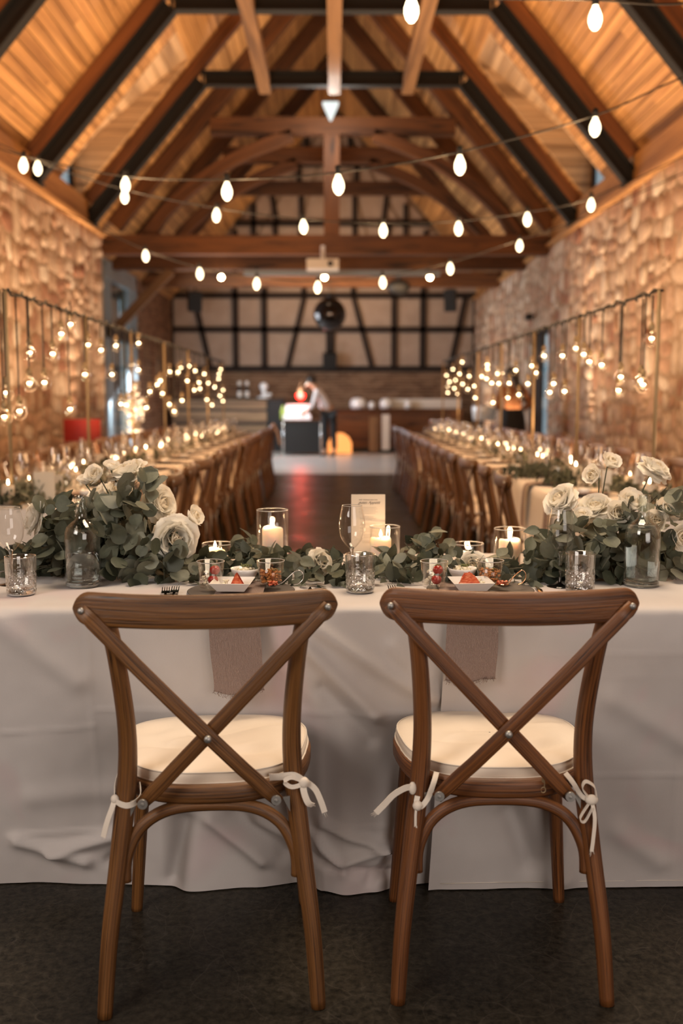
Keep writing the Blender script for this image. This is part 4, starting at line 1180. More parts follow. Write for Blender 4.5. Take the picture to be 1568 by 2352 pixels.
# cutlery
def fork(loc, rz, label, m_, tines=4):
    t = thing('fork', label, 'fork', loc, (0, 0, rz))
    mb = MB(); mb.sweep([(0, -.11, .003), (0, -.03, .004), (0, .035, .006)], [(.004, -.001), (.004, .001), (-.004, .001), (-.004, -.001)], ref=(1, 0, 0), scale=[1.3, .7, .8]); mb.build('handle', m_, t)
    mb = MB(); mb.box((0, .046, .007), (.021, .024, .0022)); mb.build('fork_head', m_, t)
    for k in range(4):
        x = (k - 1.5) * .0058; mb = MB(); mb.sweep([(x, .056, .007), (x, .078, .012), (x, .095, .011)], .0013, n=5, scale=[1.1, 1, .4]); mb.build('tine', m_, t)
fork(V((at(404, 2.50).x, 2.44, TZ + .001)), R(4), 'black fork lying left of the left plate', M['darkcut'])
fork(V((at(388, 2.50).x, 2.43, TZ + .001)), R(8), 'small black fork at the outer side of the left plate', M['darkcut'])
fork(V((at(905, 2.50).x, 2.44, TZ + .003)), R(4), 'black fork lying left of the right plate', M['darkcut'])
def knife(loc, rz, label, m_):
    t = thing('knife', label, 'knife', loc, (0, 0, rz))
    mb = MB(); mb.sweep([(0, -.11, .003), (0, -.01, .004)], [(.004, -.0018), (.004, .0018), (-.004, .0018), (-.004, -.0018)], ref=(1, 0, 0)); mb.build('handle', m_, t)
    mb = MB(); mb.sweep([(0, -.01, .004), (.001, .05, .004), (-.003, .10, .004)], [(.007, -.0006), (.007, .0006), (-.006, .0006), (-.006, -.0006)], ref=(1, 0, 0), scale=[.7, 1, .3]); mb.build('blade', m_, t)
knife(V((at(707, 2.5).x, 2.45, TZ + .002)), R(-4), 'black knife lying right of the left plate', M['darkcut'])
knife(V((at(1236, 2.5).x, 2.45, TZ + .004)), R(-4), 'copper coloured knife lying right of the right plate', M['gold'])

# ================================================================ ROSES
def petal_mesh(L_, r0, t0, t1, A, tip=.0, curl=0.0, nu=8, nv=8):
    rows = []; r, z = r0, 0.0; step = L_ / nv
    for j in range(nv + 1):
        v_ = j / nv; tl = t0 + (t1 - t0) * v_ ** 1.5
        wf = (math.sin(PI * min(1, (.12 + .88 * v_) * .62)) ** .8) * (1.0 if v_ < .7 else math.sqrt(max(.03, 1 - ((v_ - .7) / .33) ** 2)))
        row = []
        for i in range(nu + 1):
            u = i / nu * 2 - 1; ph = u * A * wf
            rr = r + (.0 if abs(u) < .5 else curl * (abs(u) - .5) * L_ * v_)
            row.append((rr * math.cos(ph), rr * math.sin(ph) * (1.0 + .25 * L_ / max(r, L_ * .3)), z - .06 * L_ * u * u * v_ + .02 * L_ * math.sin(u * 5.5 + t1 * 7) * v_ * v_ + tip * L_ * (1 - abs(u)) * max(0, v_ - .8)))
        rows.append(row); r += math.sin(tl) * step; z += math.cos(tl) * step
    mb = MB(); mb.grid(rows, True); return mb.mesh('petal')
PET = {
 'core': [petal_mesh(.034, .003, R(14), R(-40), 1.9), petal_mesh(.036, .006, R(22), R(-34), 1.5)],
 'mid': [petal_mesh(.038, .009, R(30), R(-6), 1.15), petal_mesh(.039, .011, R(40), R(18), 1.0, .1, .1)],
 'out': [petal_mesh(.042, .012, R(56), R(64), .85, .25, .15), petal_mesh(.044, .013, R(50), R(88), .80, .3, .2)],
 'far': [petal_mesh(.043, .010, R(82), R(112), .78, .35, .2), petal_mesh(.045, .010, R(88), R(100), .72, .45, .25)],
}
for k, l in PET.items():
    for me in l: me.materials.append(M['petal_in'] if k == 'core' else M['petal'])
def stem_mesh(pts, r=.0022, m_=None):
    mb = MB(); mb.sweep(catmull(pts, 4), r, n=6); return mb
def rose(px, py, size, Y, facing, label, kind='rose', stem_to=None, openness=1.0):
    """size = pixel diameter; facing = direction vector of the bloom"""
    c = PY(px, py, Y); s = size / FPX * Y / .098
    q = V(facing).normalized().to_track_quat('Z', 'Y').to_euler()
    t = thing('white_rose' if kind == 'rose' else 'small_white_bloom', label, 'flower', c - V(facing).normalized() * .018 * s)
    hd = bpy.data.objects.new('bloom', None)
    if kind == 'rose': lay = [('core', 3, .85), ('core', 3, .98), ('core', 4, 1.05), ('mid', 4, .98), ('mid', 5, 1.03), ('mid', 5, 1.08), ('out', 6, 1.0), ('out', 6, 1.0), ('far', 6, .95), ('far', 5, .9)]
    elif kind == 'half': lay = [('core', 3, 1.0), ('core', 4, 1.1), ('mid', 5, 1.15), ('mid', 5, 1.25), ('out', 5, .9)]
    else: lay = [('core', 3, 1.1), ('core', 4, 1.3), ('mid', 5, 1.3), ('mid', 4, 1.5)]
    if kind == 'bud': s *= 1.35
    Mq = q.to_matrix()
    a0 = random.random() * 6; li = 0
    for (nm, cnt, sc_) in lay:
        me = PET[nm][li % 2]; li += 1; a0 += .7
        for i in range(cnt):
            a = a0 + i * 2 * PI / cnt + random.uniform(-.12, .12)
            e = (Mq @ Euler((random.uniform(-.10, .10), random.uniform(-.10, .10), a)).to_matrix()).to_euler()
            k = s * sc_ * random.uniform(.92, 1.08)
            obj('petal', me, None, t, None, e, k)
    # green calyx and stem
    f = V(facing).normalized()
    mb = MB()
    end = V(stem_to) - V(t.location) if stem_to is not None else -f * .03 * s + V((0, .01, -.03))
    mb.sweep(catmull([V((0, 0, 0)), -f * .018 * s, lerp(-f * .03 * s, end, .5) + V((0, 0, -.004)), end], 4), .0024 * min(1.2, max(.7, s)), n=6)
    mb.build('stem', M['green_stem'], t)
    mb = MB(); mb.sphere(tuple(-f * .004 * s), .009 * s, 8, 6)
    for i in range(5):
        a = i * 1.257; d = Mq @ V((math.cos(a), math.sin(a), .55)); mb.sweep([V((0, 0, 0)), d * .012 * s, d * .024 * s + V((0, 0, -.004 * s))], .004 * s, n=4, scale=[1, .8, .1])
    mb.build('calyx', M['green_stem'], t)
    return t
rose(292, 1080, 82, 2.78, (-.35, -.25, .9), 'white rose standing highest in the left bouquet', stem_to=(-.56, 2.80, .86))
rose(268, 1128, 76, 2.86, (-.1, -.4, .7), 'white rose half hidden below the highest one in the left bouquet', stem_to=(-.56, 2.82, .84))
rose(228, 1133, 66, 2.88, (-.5, -.3, .8), 'creamy rose at the back of the left bouquet, behind the round leaves', stem_to=(-.58, 2.84, .85))
rose(76, 1187, 80, 2.72, (-.85, -.35, .25), 'white rose turned to the left at the outer side of the left bouquet', stem_to=(-.70, 2.82, .84))
rose(372, 1156, 82, 2.74, (.75, -.5, .25), 'creamy rose turned to the right in the left bouquet', stem_to=(-.53, 2.78, .84))
rose(404, 1237, 98, 2.66, (.30, -.92, .12), 'large open white rose facing the camera in the left bouquet', stem_to=(-.52, 2.74, .80))
rose(738, 1289, 58, 2.68, (.6, -.65, .25), 'single white rose in the garland left of the centre wine glass', stem_to=(-.08, 2.72, .77))
rose(1086, 1300, 70, 2.70, (-.05, -.85, .45), 'white rose in the garland in front of the short right candle', stem_to=(.36, 2.76, .77))
rose(1284, 1146, 76, 2.74, (-.65, -.4, .55), 'white rose leaning left above the right wine glass', stem_to=(.63, 2.76, .90))
rose(1368, 1162, 72, 2.72, (-.2, -.55, .75), 'white rose in the middle of the right bouquet', stem_to=(.70, 2.75, .88))
rose(1507, 1074, 74, 2.86, (.45, -.35, .75), 'white rose on a tall stem behind the right bottle', stem_to=(.86, 2.86, .90))
B = [(222, 1092, 34, 2.74, (-.3, -.7, .5), 'small round white bloom left of the highest rose'),
     (256, 1074, 24, 2.76, (.1, -.3, .9), 'closed greenish bud beside the highest rose'),
     (352, 1259, 27, 2.66, (.1, -.8, .2), 'tiny white bloom left of the large open rose'),
     (442, 1186, 34, 2.70, (.8, -.4, .3), 'small white bloom at the right tip of the left bouquet'),
     (158, 1180, 34, 2.80, (-.3, -.6, .4), 'small pinkish white bloom behind the left bottle'),
     (198, 1106, 26, 2.76, (0, -.3, .9), 'thin bud spray left of the small round bloom'),
     (241, 1222, 24, 2.70, (.1, -.6, .5), 'small bud right of the left bottle neck'),
     (1365, 1093, 34, 2.76, (-.7, -.4, .3), 'small white bloom on the lower thin stalk of the right bouquet'),
     (1400, 1064, 34, 2.78, (.2, -.5, .6), 'small white bloom on the tallest thin stalk of the right bouquet'),
     (1447, 1157, 44, 2.68, (.1, -.5, .6), 'small ruffled white bloom left of the right bottle neck'),
     (1418, 1180, 40, 2.66, (-.1, -.8, .4), 'small white bloom below the ruffled one near the right bottle'),
     (1526, 1174, 42, 2.70, (.2, -.8, .3), 'small white bloom right of the right bottle neck'),
     (1506, 1196, 38, 2.68, (-.3, -.7, .2), 'small white bloom touching the right bottle shoulder'),
     (1558, 1234, 42, 2.64, (.3, -.8, .2), 'small white bloom at the right edge of the picture'),
     (1336, 1186, 30, 2.68, (0, -.5, .8), 'small greenish bud cluster between the two right roses'),
     (1345, 1214, 30, 2.76, (-.2, -.7, .4), 'small white bloom under the right middle rose')]
TALL = {0: (-.58, 2.77, .90), 1: (-.56, 2.78, .92), 5: (-.60, 2.77, .90), 7: (.74, 2.78, .90), 8: (.75, 2.79, .90)}
for i, (x, y, s_, Y, f, lab) in enumerate(B):
    rose(x, y, s_, Y, f, lab, kind='bud', stem_to=TALL.get(i))

# ================================================================ EUCALYPTUS
def leaf_mesh(L_, W, kind, cup, bend):
    """leaf in the xy plane, growing along +y from the origin"""
    rows = []; n = 6
    for j in range(n + 1):
        v_ = j / n
        if kind == 'round': wv_ = W * math.sqrt(max(.002, 1 - (2 * v_ - 1) ** 2))
        else: wv_ = W * (math.sin(PI * v_ ** .85) + .02)
        row = []
        for u in (-1, -.5, 0, .5, 1):
            row.append((u * wv_, v_ * L_, cup * abs(u) * wv_ + bend * L_ * v_ * v_ + .0006 * math.sin(u * 5 + v_ * 6)))
        rows.append(row)
    mb = MB(); mb.grid(rows, True)
    mb.sweep([(0, -.010, -.002), (0, .0, 0)], .0006, n=3)
    return mb
LV = [leaf_mesh(.046, .024, 'round', .12, .05), leaf_mesh(.050, .026, 'round', -.08, -.12), leaf_mesh(.042, .020, 'round', .3, .15), leaf_mesh(.052, .017, 'oval', .18, -.12), leaf_mesh(.060, .015, 'oval', .1, -.2), leaf_mesh(.034, .017, 'round', .1, 0)]
LM = {}
for nm in ('leaf', 'leaf_dark'):
    LM[nm] = []
    for q in LV:
        me = q.mesh('leaf'); me.materials.append(M[nm]); LM[nm].append(me)
def rand_rot(bias=(0, -.6, .5), spread=1.5):
    """leaf orientation: face normal roughly toward bias"""
    nrm = (V(bias) + V((random.gauss(0, spread), random.gauss(0, spread), random.gauss(0, spread))) * .6).normalized()
    up = V((random.gauss(0, 1), random.gauss(0, .6), random.gauss(.25, .8)))
    y = (up - nrm * up.dot(nrm)).normalized(); x = y.cross(nrm)
    return Matrix((x, y, nrm)).transposed()
def inpoly(x, y, poly):
    c = False; j = len(poly) - 1
    for i in range(len(poly)):
        xi, yi = poly[i]; xj, yj = poly[j]
        if (yi > y) != (yj > y) and x < (xj - xi) * (y - yi) / (yj - yi) + xi: c = not c
        j = i
    return c
def sample(poly, n, Y0, Y1, zmin=TZ + .006):
    out = []; xs = [p[0] for p in poly]; ys = [p[1] for p in poly]; g = 0
    while len(out) < n and g < n * 40:
        g += 1
        x, y = random.uniform(min(xs), max(xs)), random.uniform(min(ys), max(ys))
        if not inpoly(x, y, poly): continue
        Y = random.uniform(Y0, Y1); p = PY(x, y, Y)
        if p.z < zmin:
            p.z = zmin + random.uniform(0, .012)
        out.append(p)
    return out
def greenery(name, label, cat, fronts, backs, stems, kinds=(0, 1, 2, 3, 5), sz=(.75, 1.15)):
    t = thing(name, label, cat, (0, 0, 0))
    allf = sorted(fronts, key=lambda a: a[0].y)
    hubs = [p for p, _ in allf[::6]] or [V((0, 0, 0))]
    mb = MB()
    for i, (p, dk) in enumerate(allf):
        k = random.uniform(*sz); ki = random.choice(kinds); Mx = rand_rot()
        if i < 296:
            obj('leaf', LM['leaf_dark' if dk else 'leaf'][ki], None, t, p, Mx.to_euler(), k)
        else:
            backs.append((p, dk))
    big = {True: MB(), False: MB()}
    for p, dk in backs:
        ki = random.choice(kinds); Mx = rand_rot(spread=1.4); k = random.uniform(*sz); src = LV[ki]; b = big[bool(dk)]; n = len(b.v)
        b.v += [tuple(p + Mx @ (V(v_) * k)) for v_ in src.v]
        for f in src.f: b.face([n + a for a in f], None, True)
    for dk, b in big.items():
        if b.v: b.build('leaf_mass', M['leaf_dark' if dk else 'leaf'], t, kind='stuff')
    for st in stems:
        mb.sweep(catmull(st, 5), .0016, n=5)
    if mb.v: mb.build('stems', M['stem'], t, kind='stuff')
    return t
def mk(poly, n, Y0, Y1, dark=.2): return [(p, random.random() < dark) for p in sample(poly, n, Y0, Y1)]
# left bouquet
pa = [(175, 1150), (215, 1135), (300, 1118), (320, 1095), (352, 1100), (356, 1140), (345, 1190), (350, 1240), (300, 1262), (235, 1230), (200, 1200)]
pb = [(100, 1160), (135, 1150), (165, 1185), (160, 1260), (150, 1340), (105, 1340), (85, 1260), (100, 1225), (118, 1200)]
pc = [(225, 1210), (370, 1240), (440, 1290), (450, 1345), (220, 1345)]
pall = [(95, 1215), (200, 1180), (330, 1160), (390, 1220), (440, 1280), (450, 1345), (95, 1345)]
stems = [[(-.60, 2.80, .77), (-.60 + random.uniform(-.05, .05), 2.78, .86), tuple(PY(x, y, 2.74))] for x, y in ((330, 1110), (250, 1140), (190, 1150), (110, 1170), (140, 1200), (360, 1200), (320, 1250), (400, 1280))]
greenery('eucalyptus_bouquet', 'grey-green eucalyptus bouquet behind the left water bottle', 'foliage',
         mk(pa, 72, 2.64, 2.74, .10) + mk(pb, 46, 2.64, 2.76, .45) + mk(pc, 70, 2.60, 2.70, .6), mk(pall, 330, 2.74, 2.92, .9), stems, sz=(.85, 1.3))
# right bouquet
ra = [(1240, 1215), (1290, 1190), (1340, 1230), (1400, 1195), (1440, 1160), (1470, 1200), (1440, 1290), (1380, 1290), (1300, 1270), (1255, 1260)]
rb = [(1240, 1270), (1440, 1280), (1440, 1350), (1240, 1350)]
rc_ = [(1500, 1150), (1540, 1120), (1568, 1140), (1600, 1200), (1600, 1350), (1520, 1345), (1525, 1230)]
rall = [(1250, 1250), (1400, 1240), (1600, 1240), (1600, 1345), (1250, 1345)]
stems = [[(.80, 2.80, .77), (.78 + random.uniform(-.06, .06), 2.78, .84), tuple(PY(x, y, 2.74))] for x, y in ((1250, 1220), (1290, 1200), (1380, 1200), (1440, 1170), (1530, 1120), (1560, 1140), (1300, 1270), (1560, 1230))]
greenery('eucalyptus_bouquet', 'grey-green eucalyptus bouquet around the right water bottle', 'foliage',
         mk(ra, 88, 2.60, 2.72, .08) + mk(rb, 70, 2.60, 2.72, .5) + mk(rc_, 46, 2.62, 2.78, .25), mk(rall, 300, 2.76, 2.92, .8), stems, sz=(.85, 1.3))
# garland
g1 = [(445, 1285), (560, 1262), (600, 1275), (700, 1265), (790, 1285), (860, 1280), (960, 1250), (1050, 1275), (1130, 1278), (1240, 1262), (1240, 1345), (445, 1345)]
g2 = [(0, 1270), (95, 1250), (95, 1330), (0, 1330)]
g3 = [(940, 1240), (985, 1222), (1030, 1262), (960, 1280)]
g4 = [(545, 1235), (590, 1230), (600, 1275), (550, 1275)]
gst = []
for i in range(26):
    x = -1.0 + i * .08; y = 2.72 + random.uniform(-.05, .08)
    gst.append([(x, y, .765), (x + .06, y - .03 + random.uniform(-.03, .03), .785), (x + .15, y + random.uniform(-.06, .06), .775 + random.uniform(0, .03))])
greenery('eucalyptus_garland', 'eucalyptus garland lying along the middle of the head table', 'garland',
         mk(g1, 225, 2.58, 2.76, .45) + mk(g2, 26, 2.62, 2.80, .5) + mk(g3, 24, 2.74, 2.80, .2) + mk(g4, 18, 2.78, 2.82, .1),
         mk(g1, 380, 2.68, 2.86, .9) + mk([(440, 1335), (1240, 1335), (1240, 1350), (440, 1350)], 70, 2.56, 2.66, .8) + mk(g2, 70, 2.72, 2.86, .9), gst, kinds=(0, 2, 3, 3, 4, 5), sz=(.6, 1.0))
# ================================================================ LONG TABLES
ORD = ['first', 'second', 'third', 'fourth', 'fifth', 'sixth', 'seventh', 'eighth', 'ninth', 'tenth', 'eleventh', 'twelfth', 'thirteenth', 'fourteenth', 'fifteenth', 'sixteenth', 'seventeenth', 'eighteenth', 'nineteenth', 'twentieth']
TENS = {20: 'twenty', 30: 'thirty', 40: 'forty'}
TH = {30: 'thirtieth', 40: 'fortieth'}
def nth(k):
    if k < 20: return ORD[k]
    n_ = k + 1
    if n_ % 10 == 0: return TH[n_]
    return TENS[n_ - n_ % 10] + '-' + ORD[n_ % 10 - 1]
YS, YE, XC = 4.45, 14.1, 1.5
chair_proto = make_chair('x', hi=False); ctree = snapshot(chair_proto)
first = True
for s, L_ in ((-1, 'left'), (1, 'right')):
    for row in ('aisle', 'wall'):
        lab = 'cross-back chair in the %s row of the %s long table' % ('aisle side' if row == 'aisle' else 'wall side', L_)
        for k in range(15):
            lab = '%s cross-back chair from the front in the %s row of the %s long table' % (nth(k), 'aisle side' if row == 'aisle' else 'wall side', L_)
            y = 5.02 + k * .635 + random.uniform(-.05, .05)
            x = s * ((1.07 if s > 0 else 1.03) if row == 'aisle' else 1.98) + random.uniform(-.02, .02)
            rz = (-s * PI / 2 if row == 'aisle' else s * PI / 2) + random.uniform(-.08, .08)
            if first: c = chair_proto; c.location = (x, y, 0); c.rotation_euler = (0, 0, rz); c['label'] = lab; c['group'] = 'chairs in the %s row of the %s long table' % (row, L_); first = False
            else: dup(chair_proto, (x, y, 0), rz, lab, 'chairs in the %s row of the %s long table' % (row, L_), tree=ctree)
protos = {}
def inst(key, make, loc, rz, label, group, scale=None):
    if key not in protos:
        o = make(); protos[key] = (o, snapshot(o))
        o.location = loc; o.rotation_euler = (0, 0, rz); o['label'] = label; o['group'] = group
        if scale: o.scale = (scale,) * 3
        return o
    return dup(protos[key][0], loc, rz, label, group, scale, protos[key][1])
def mk_far_glass(): return wine_glass((0, 0, 0), 'x', 'x', hi=False)
def mk_far_tumbler():
    t = thing('water_tumbler', 'x', 'glass'); mb = MB(); mb.lathe([(.0001, .002), (.034, .002), (.037, .09)], 10); mb.build('glass_body', M['far_glass'], t); return t
def mk_far_bottle():
    t = thing('water_bottle', 'x', 'bottle'); mb = MB(); mb.lathe([(.0001, .001), (.044, .001), (.046, .13), (.036, .16), (.015, .18), (.015, .24)], 12); mb.build('glass_body', M['far_glass'], t); return t
def mk_far_candle(hc=.075): return candle_thing((0, 0, 0), 0, 0, .026, hc, 'x', 'x', hi=False, light=0)
def mk_far_vase(): return vase_thing((0, 0, 0), .042, .13, 'x', 'x', hi=False)
def mk_far_plate():
    t = thing('dinner_plate', 'x', 'plate'); mb = MB(); mb.lathe([(.0001, .001), (.09, .001), (.13, .010), (.128, .012), (.09, .004), (.0001, .004)], 20); mb.build('plate', M['charger'], t)
    mb = MB(); mb.lathe([(.0001, .005), (.03, .005), (.036, .035), (.034, .035), (.0001, .012)], 12, c=(.03, .02, 0)); mb.build('small_bowl', M['porcelain'], t); return t
def mk_far_napkin():
    rows = []
    for k, (y, z) in enumerate([(.14, .016), (.05, .016), (-.02, .015), (-.10, .013), (-.155, .010), (-.172, -.006), (-.180, -.04), (-.182, -.10), (-.184, -.17), (-.184, -.24)]):
        rows.append([(u * .062 + .002 * math.sin(k), y + .003 * math.sin(u * 4 + k), z) for u in (-1, -.6, -.2, .2, .6, 1)])
    mb = MB(); mb.grid(rows, True); t = mb.build('gauze_napkin', M['napkin']); return tag(t, 'x', 'napkin')
def mk_card():
    t = thing('name_card', 'x', 'card'); mb = MB(); mb.box((0, 0, .055), (.055, .0015, .108)); mb.build('paper', M['card'], t); return t
def runner_mesh(seed, n=240):
    random.seed(seed); b = MB()
    for i in range(n):
        p = V((random.gauss(0, .07), random.uniform(-.55, .55), random.uniform(.01, .06))); Mx = rand_rot((0, -.5, .8), 1.2); k = random.uniform(.6, 1.1); src = LV[random.choice((0, 2, 3, 5))]; n0 = len(b.v)
        b.v += [tuple(p + Mx @ (V(v_) * k)) for v_ in src.v[:35]]
        for f in src.f[:24]: b.face([n0 + a for a in f], None, True)
    return b.mesh('eucalyptus_runner')
rm = [runner_mesh(3), runner_mesh(5), runner_mesh(9)]
for i, me in enumerate(rm): me.materials.append(M['leaf'] if i == 1 else M['leaf_dark'])
random.seed(21)
rose_protos = []
for s, L_ in ((-1, 'left'), (1, 'right')):
    t = thing('long_table', 'long banquet table under a pale cloth, %s of the aisle' % L_, 'table', (s * XC, 0, 0))
    mb = MB(); mb.box((0, (YS + YE) / 2, .725), (.74, YE - YS - .04, .03)); mb.build('tabletop', M['light_board'], t)
    for y in (YS + .3, 6.8, 9.2, 11.6, YE - .3):
        for x in (-.3, .3): mb = MB(); mb.sweep([(x, y, 0), (x, y, .712)], .02, n=6); mb.build('leg', M['steel_black'], t)
    # cloth
    mb = MB(); rows = []; ny = 200
    prof = [(-.395, .38), (-.39, .55), (-.385, .70), (-.378, .742), (-.36, .7505), (-.2, .7505), (0, .7505), (.2, .7505), (.36, .7505), (.378, .742), (.385, .70), (.39, .55), (.395, .38)]
    for k, (x, z) in enumerate(prof):
        row = []
        for j in range(ny + 1):
            y = lerp(YS - .01, YE + .01, j / ny); dr_ = max(0, .72 - z)
            row.append((s * XC + x + math.copysign(.03 * dr_ * (1 + math.sin(y * 11 + x * 3) + .6 * math.sin(y * 23)), x), y, z + (.01 * math.sin(y * 4) if z < .4 else 0)))
        rows.append(row)
    mb.grid(rows, True); mb.f = [f[::-1] for f in mb.f]
    for (yy, d) in ((YS - .012, -1), (YE + .012, 1)):
        rows = [[(s * XC + lerp(-.385, .385, i / 24), yy + d * (.02 * (1 - z / .75) * (1 + math.sin(i * 1.1))), z) for i in range(25)] for z in (.7495, .70, .55, .38)]
        mb.grid(rows, True)
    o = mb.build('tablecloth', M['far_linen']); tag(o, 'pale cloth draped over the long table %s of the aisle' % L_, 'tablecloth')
    # two rows of settings
    for k in range(15):
        y = 5.02 + k * .635
        for side in (-1, 1):
            x = s * XC + side * .235
            wh = 'aisle' if side * s < 0 else 'wall'
            rz = PI / 2 if side > 0 else -PI / 2
            inst('plate', mk_far_plate, (x, y, .752), random.uniform(0, 6), '%s taupe plate with small bowl from the front, %s side of the %s long table' % (nth(k), wh, L_), 'plates, %s side of the %s long table' % (wh, L_))
            inst('napkin', mk_far_napkin, (x + side * .0, y + random.uniform(-.02, .02), .752), rz + random.uniform(-.06, .06), '%s rose gauze napkin from the front, %s side edge of the %s long table' % (nth(k), wh, L_), 'napkins, %s side of the %s long table' % (wh, L_))
            inst('glass', mk_far_glass, (x - side * .13 + random.uniform(-.02, .02), y + .14 + random.uniform(-.03, .03), .752), 0, '%s wine glass from the front, %s side of the %s long table' % (nth(k), wh, L_), 'wine glasses, %s side of the %s long table' % (wh, L_))
            inst('tumbler', mk_far_tumbler, (x - side * .06, y + .22, .752), 0, '%s water tumbler from the front, %s side of the %s long table' % (nth(k), wh, L_), 'tumblers, %s side of the %s long table' % (wh, L_))
            if k % 2 == (0 if side > 0 else 1): inst('card', mk_card, (x - side * .12, y - .02, .752), random.uniform(-.5, .5), '%s cream name card from the front, %s side of the %s long table' % (nth(k // 2), wh, L_), 'name cards, %s side of the %s long table' % (wh, L_))
    y = YS + .2; k = 0
    while y < YE - .2:
        for q in range(2):
            cx = s * XC + random.uniform(-.10, .10); cy = y + q * .19 + random.uniform(-.04, .04)
            inst('candle', mk_far_candle, (cx, cy, .757), 0, '%s lit candle from the front on the %s long table' % (nth(2 * k + q), L_), 'candles on the %s long table' % L_, random.choice((.8, 1.0, 1.15)))
            inst('vase', mk_far_vase, (cx, cy, .754), 0, 'glass cylinder around the %s candle from the front on the %s long table' % (nth(2 * k + q), L_), 'candle glasses on the %s long table' % L_, random.choice((.85, 1.0, 1.2)))
        if k % 3 == 1: inst('bottle', mk_far_bottle, (s * XC + random.choice((-.12, .12)), y + .1, .754), 0, '%s clear water bottle from the front on the %s long table' % (nth(k // 3), L_), 'water bottles on the %s long table' % L_)
        y += .42; k += 1
    for k in range(9):
        o = obj('eucalyptus_runner', rm[k % 3], None, None, (s * XC, 5.0 + k * 1.06, .752), (0, 0, PI * (k % 2))); tag(o, '%s stretch of low eucalyptus from the front on the %s long table' % (nth(k), L_), 'foliage', 'greenery on the %s long table' % L_); o['kind'] = 'stuff'
    # shared light of the candles of this table
    for yy in (5.2, 7.4, 9.6, 12.0): lamp('candle_light', 'POINT', (s * XC, yy, 1.05), 9, (1, .58, .28), parent=None, shadow_soft_size=.25)
# things that stand out on the near ends of the long tables
t = thing('place_card', 'blank beige card standing on the left long table, behind the left bouquet', 'card', (at(107, 4.75).x, 4.75, .752))
mb = MB(); mb.box((0, 0, .072), (.10, .002, .142)); mb.build('paper', M['card'], t)
for (px, Y, w_, h_, rz, lab) in ((1388, 5.1, .05, .125, .1, 'narrow upright white card on the right long table'), (1455, 4.95, .06, .15, .35, 'slanted white folded card right of the narrow one on the right long table')):
    t = thing('place_card', lab, 'card', (at(px, Y).x, Y, .752), (0, .0 if rz < .2 else .18, rz))
    mb = MB(); mb.box((0, 0, h_ / 2 + (.004 if rz > .2 else 0)), (w_, .002, h_)); mb.build('paper', M['white_plastic'], t)
for ci, (px, py, Y) in enumerate(((1300, 1060, 5.6), (1215, 1065, 6.2), (60, 1105, 4.9), (20, 1130, 4.7), (240, 1075, 5.6))):
    o = obj('eucalyptus_runner', rm[1 if px < 1000 else 0], None, None, (at(px, Y).x, Y, .752), (0, 0, px * .7), (.8, .3, 1.2)); o['kind'] = 'stuff'; tag(o, '%s bushy eucalyptus clump from the left near the front end of the %s long table' % (nth({60: 1, 20: 0, 240: 2, 1215: 0, 1300: 1, 1330: 2, 1390: 3, 1500: 4}[px]), 'left' if px < 784 else 'right'), 'foliage', 'eucalyptus clumps at the front of the %s long table' % ('left' if px < 784 else 'right'))

# ================================================================ GLOBE LAMP RACKS
POLES = (4.65, 6.14, 7.5, 8.95, 10.4, 12.0, 13.7)
for s, L_ in ((-1, 'left'), (1, 'right')):
    t = thing('lamp_rack', 'brass pole rack with black cable rail above the %s long table' % L_, 'lamp rack', (s * XC, 0, 0))
    for y in POLES:
        mb = MB(); mb.sweep([(0, y, .754), (0, y, 1.74)], .0095, n=8); mb.build('pole', M['brass'], t)
        mb = MB(); mb.lathe([(.0001, 0), (.06, 0), (.06, .008), (.012, .012)], 14, c=(0, y, .752)); mb.build('base_plate', M['brass'], t)
    mb = MB(); mb.sweep([(0, y, 1.735) for y in (POLES[0] - .03, POLES[-1])], .004, n=6); mb.build('rail', M['cable'], t)
    pts = []
    for k in range(150): y = POLES[0] + (POLES[-1] - POLES[0]) * k / 149; pts.append((.016 * math.cos(k * 1.9), y, 1.735 + .014 * math.sin(k * 1.9) + (.012 * noise.noise(V((k * .3, 1, 1))))))
    mb = MB(); mb.sweep(pts, .0065, n=5); mb.build('wound_cable', M['cable'], t)
GL = [(68, 813), (121, 815), (68, 883), (102, 881), (45, 947), (161, 942), (195, 862), (141, 769), (162, 747), (202, 794), (232, 806), (266, 796), (318, 790), (302, 840), (318, 851), (257, 862), (278, 930), (290, 932), (336, 938), (14, 905), (10, 960),
      (389, 855), (409, 856), (416, 846), (434, 842), (448, 853), (430, 876), (469, 860), (457, 880), (446, 897), (459, 894), (478, 881), (493, 890), (475, 919), (514, 851), (503, 860), (502, 871), (512, 897), (505, 910), (512, 922), (487, 931), (418, 921), (389, 930), (400, 946), (368, 876), (361, 885), (344, 901), (373, 905)]
GR = [(1061, 833), (1040, 849), (1055, 860), (1025, 863), (1077, 865), (1045, 874), (1032, 878), (1062, 883), (1028, 889), (1043, 893), (1074, 895), (1089, 888), (1028, 903), (1051, 906), (1119, 839), (1119, 849), (1106, 866), (1117, 871), (1129, 881), (1145, 882), (1152, 859), (1143, 860), (1169, 882), (1184, 852), (1191, 908), (1166, 915), (1212, 883), (1221, 842), (1230, 858), (1249, 819), (1271, 883), (1262, 903), (1296, 901), (1291, 819), (1322, 802), (1340, 816), (1353, 833), (1381, 840), (1425, 868), (1420, 899), (1470, 877), (1476, 886), (1496, 780), (1091, 915), (1132, 926)]
gm = MB(); gm.lathe([(.0001, -.036), (.014, -.0335), (.027, -.023), (.034, -.006), (.034, .008), (.028, .022), (.018, .032), (.013, .040)], 16)
gm = gm.mesh('globe'); gm.materials.append(M['globe_glass'])
fm = MB(); fm.sphere((0, 0, .006), .008, 8, 6, (1.5, 1.5, .75)); fm = fm.mesh('filament'); fm.materials.append(M['filament'])
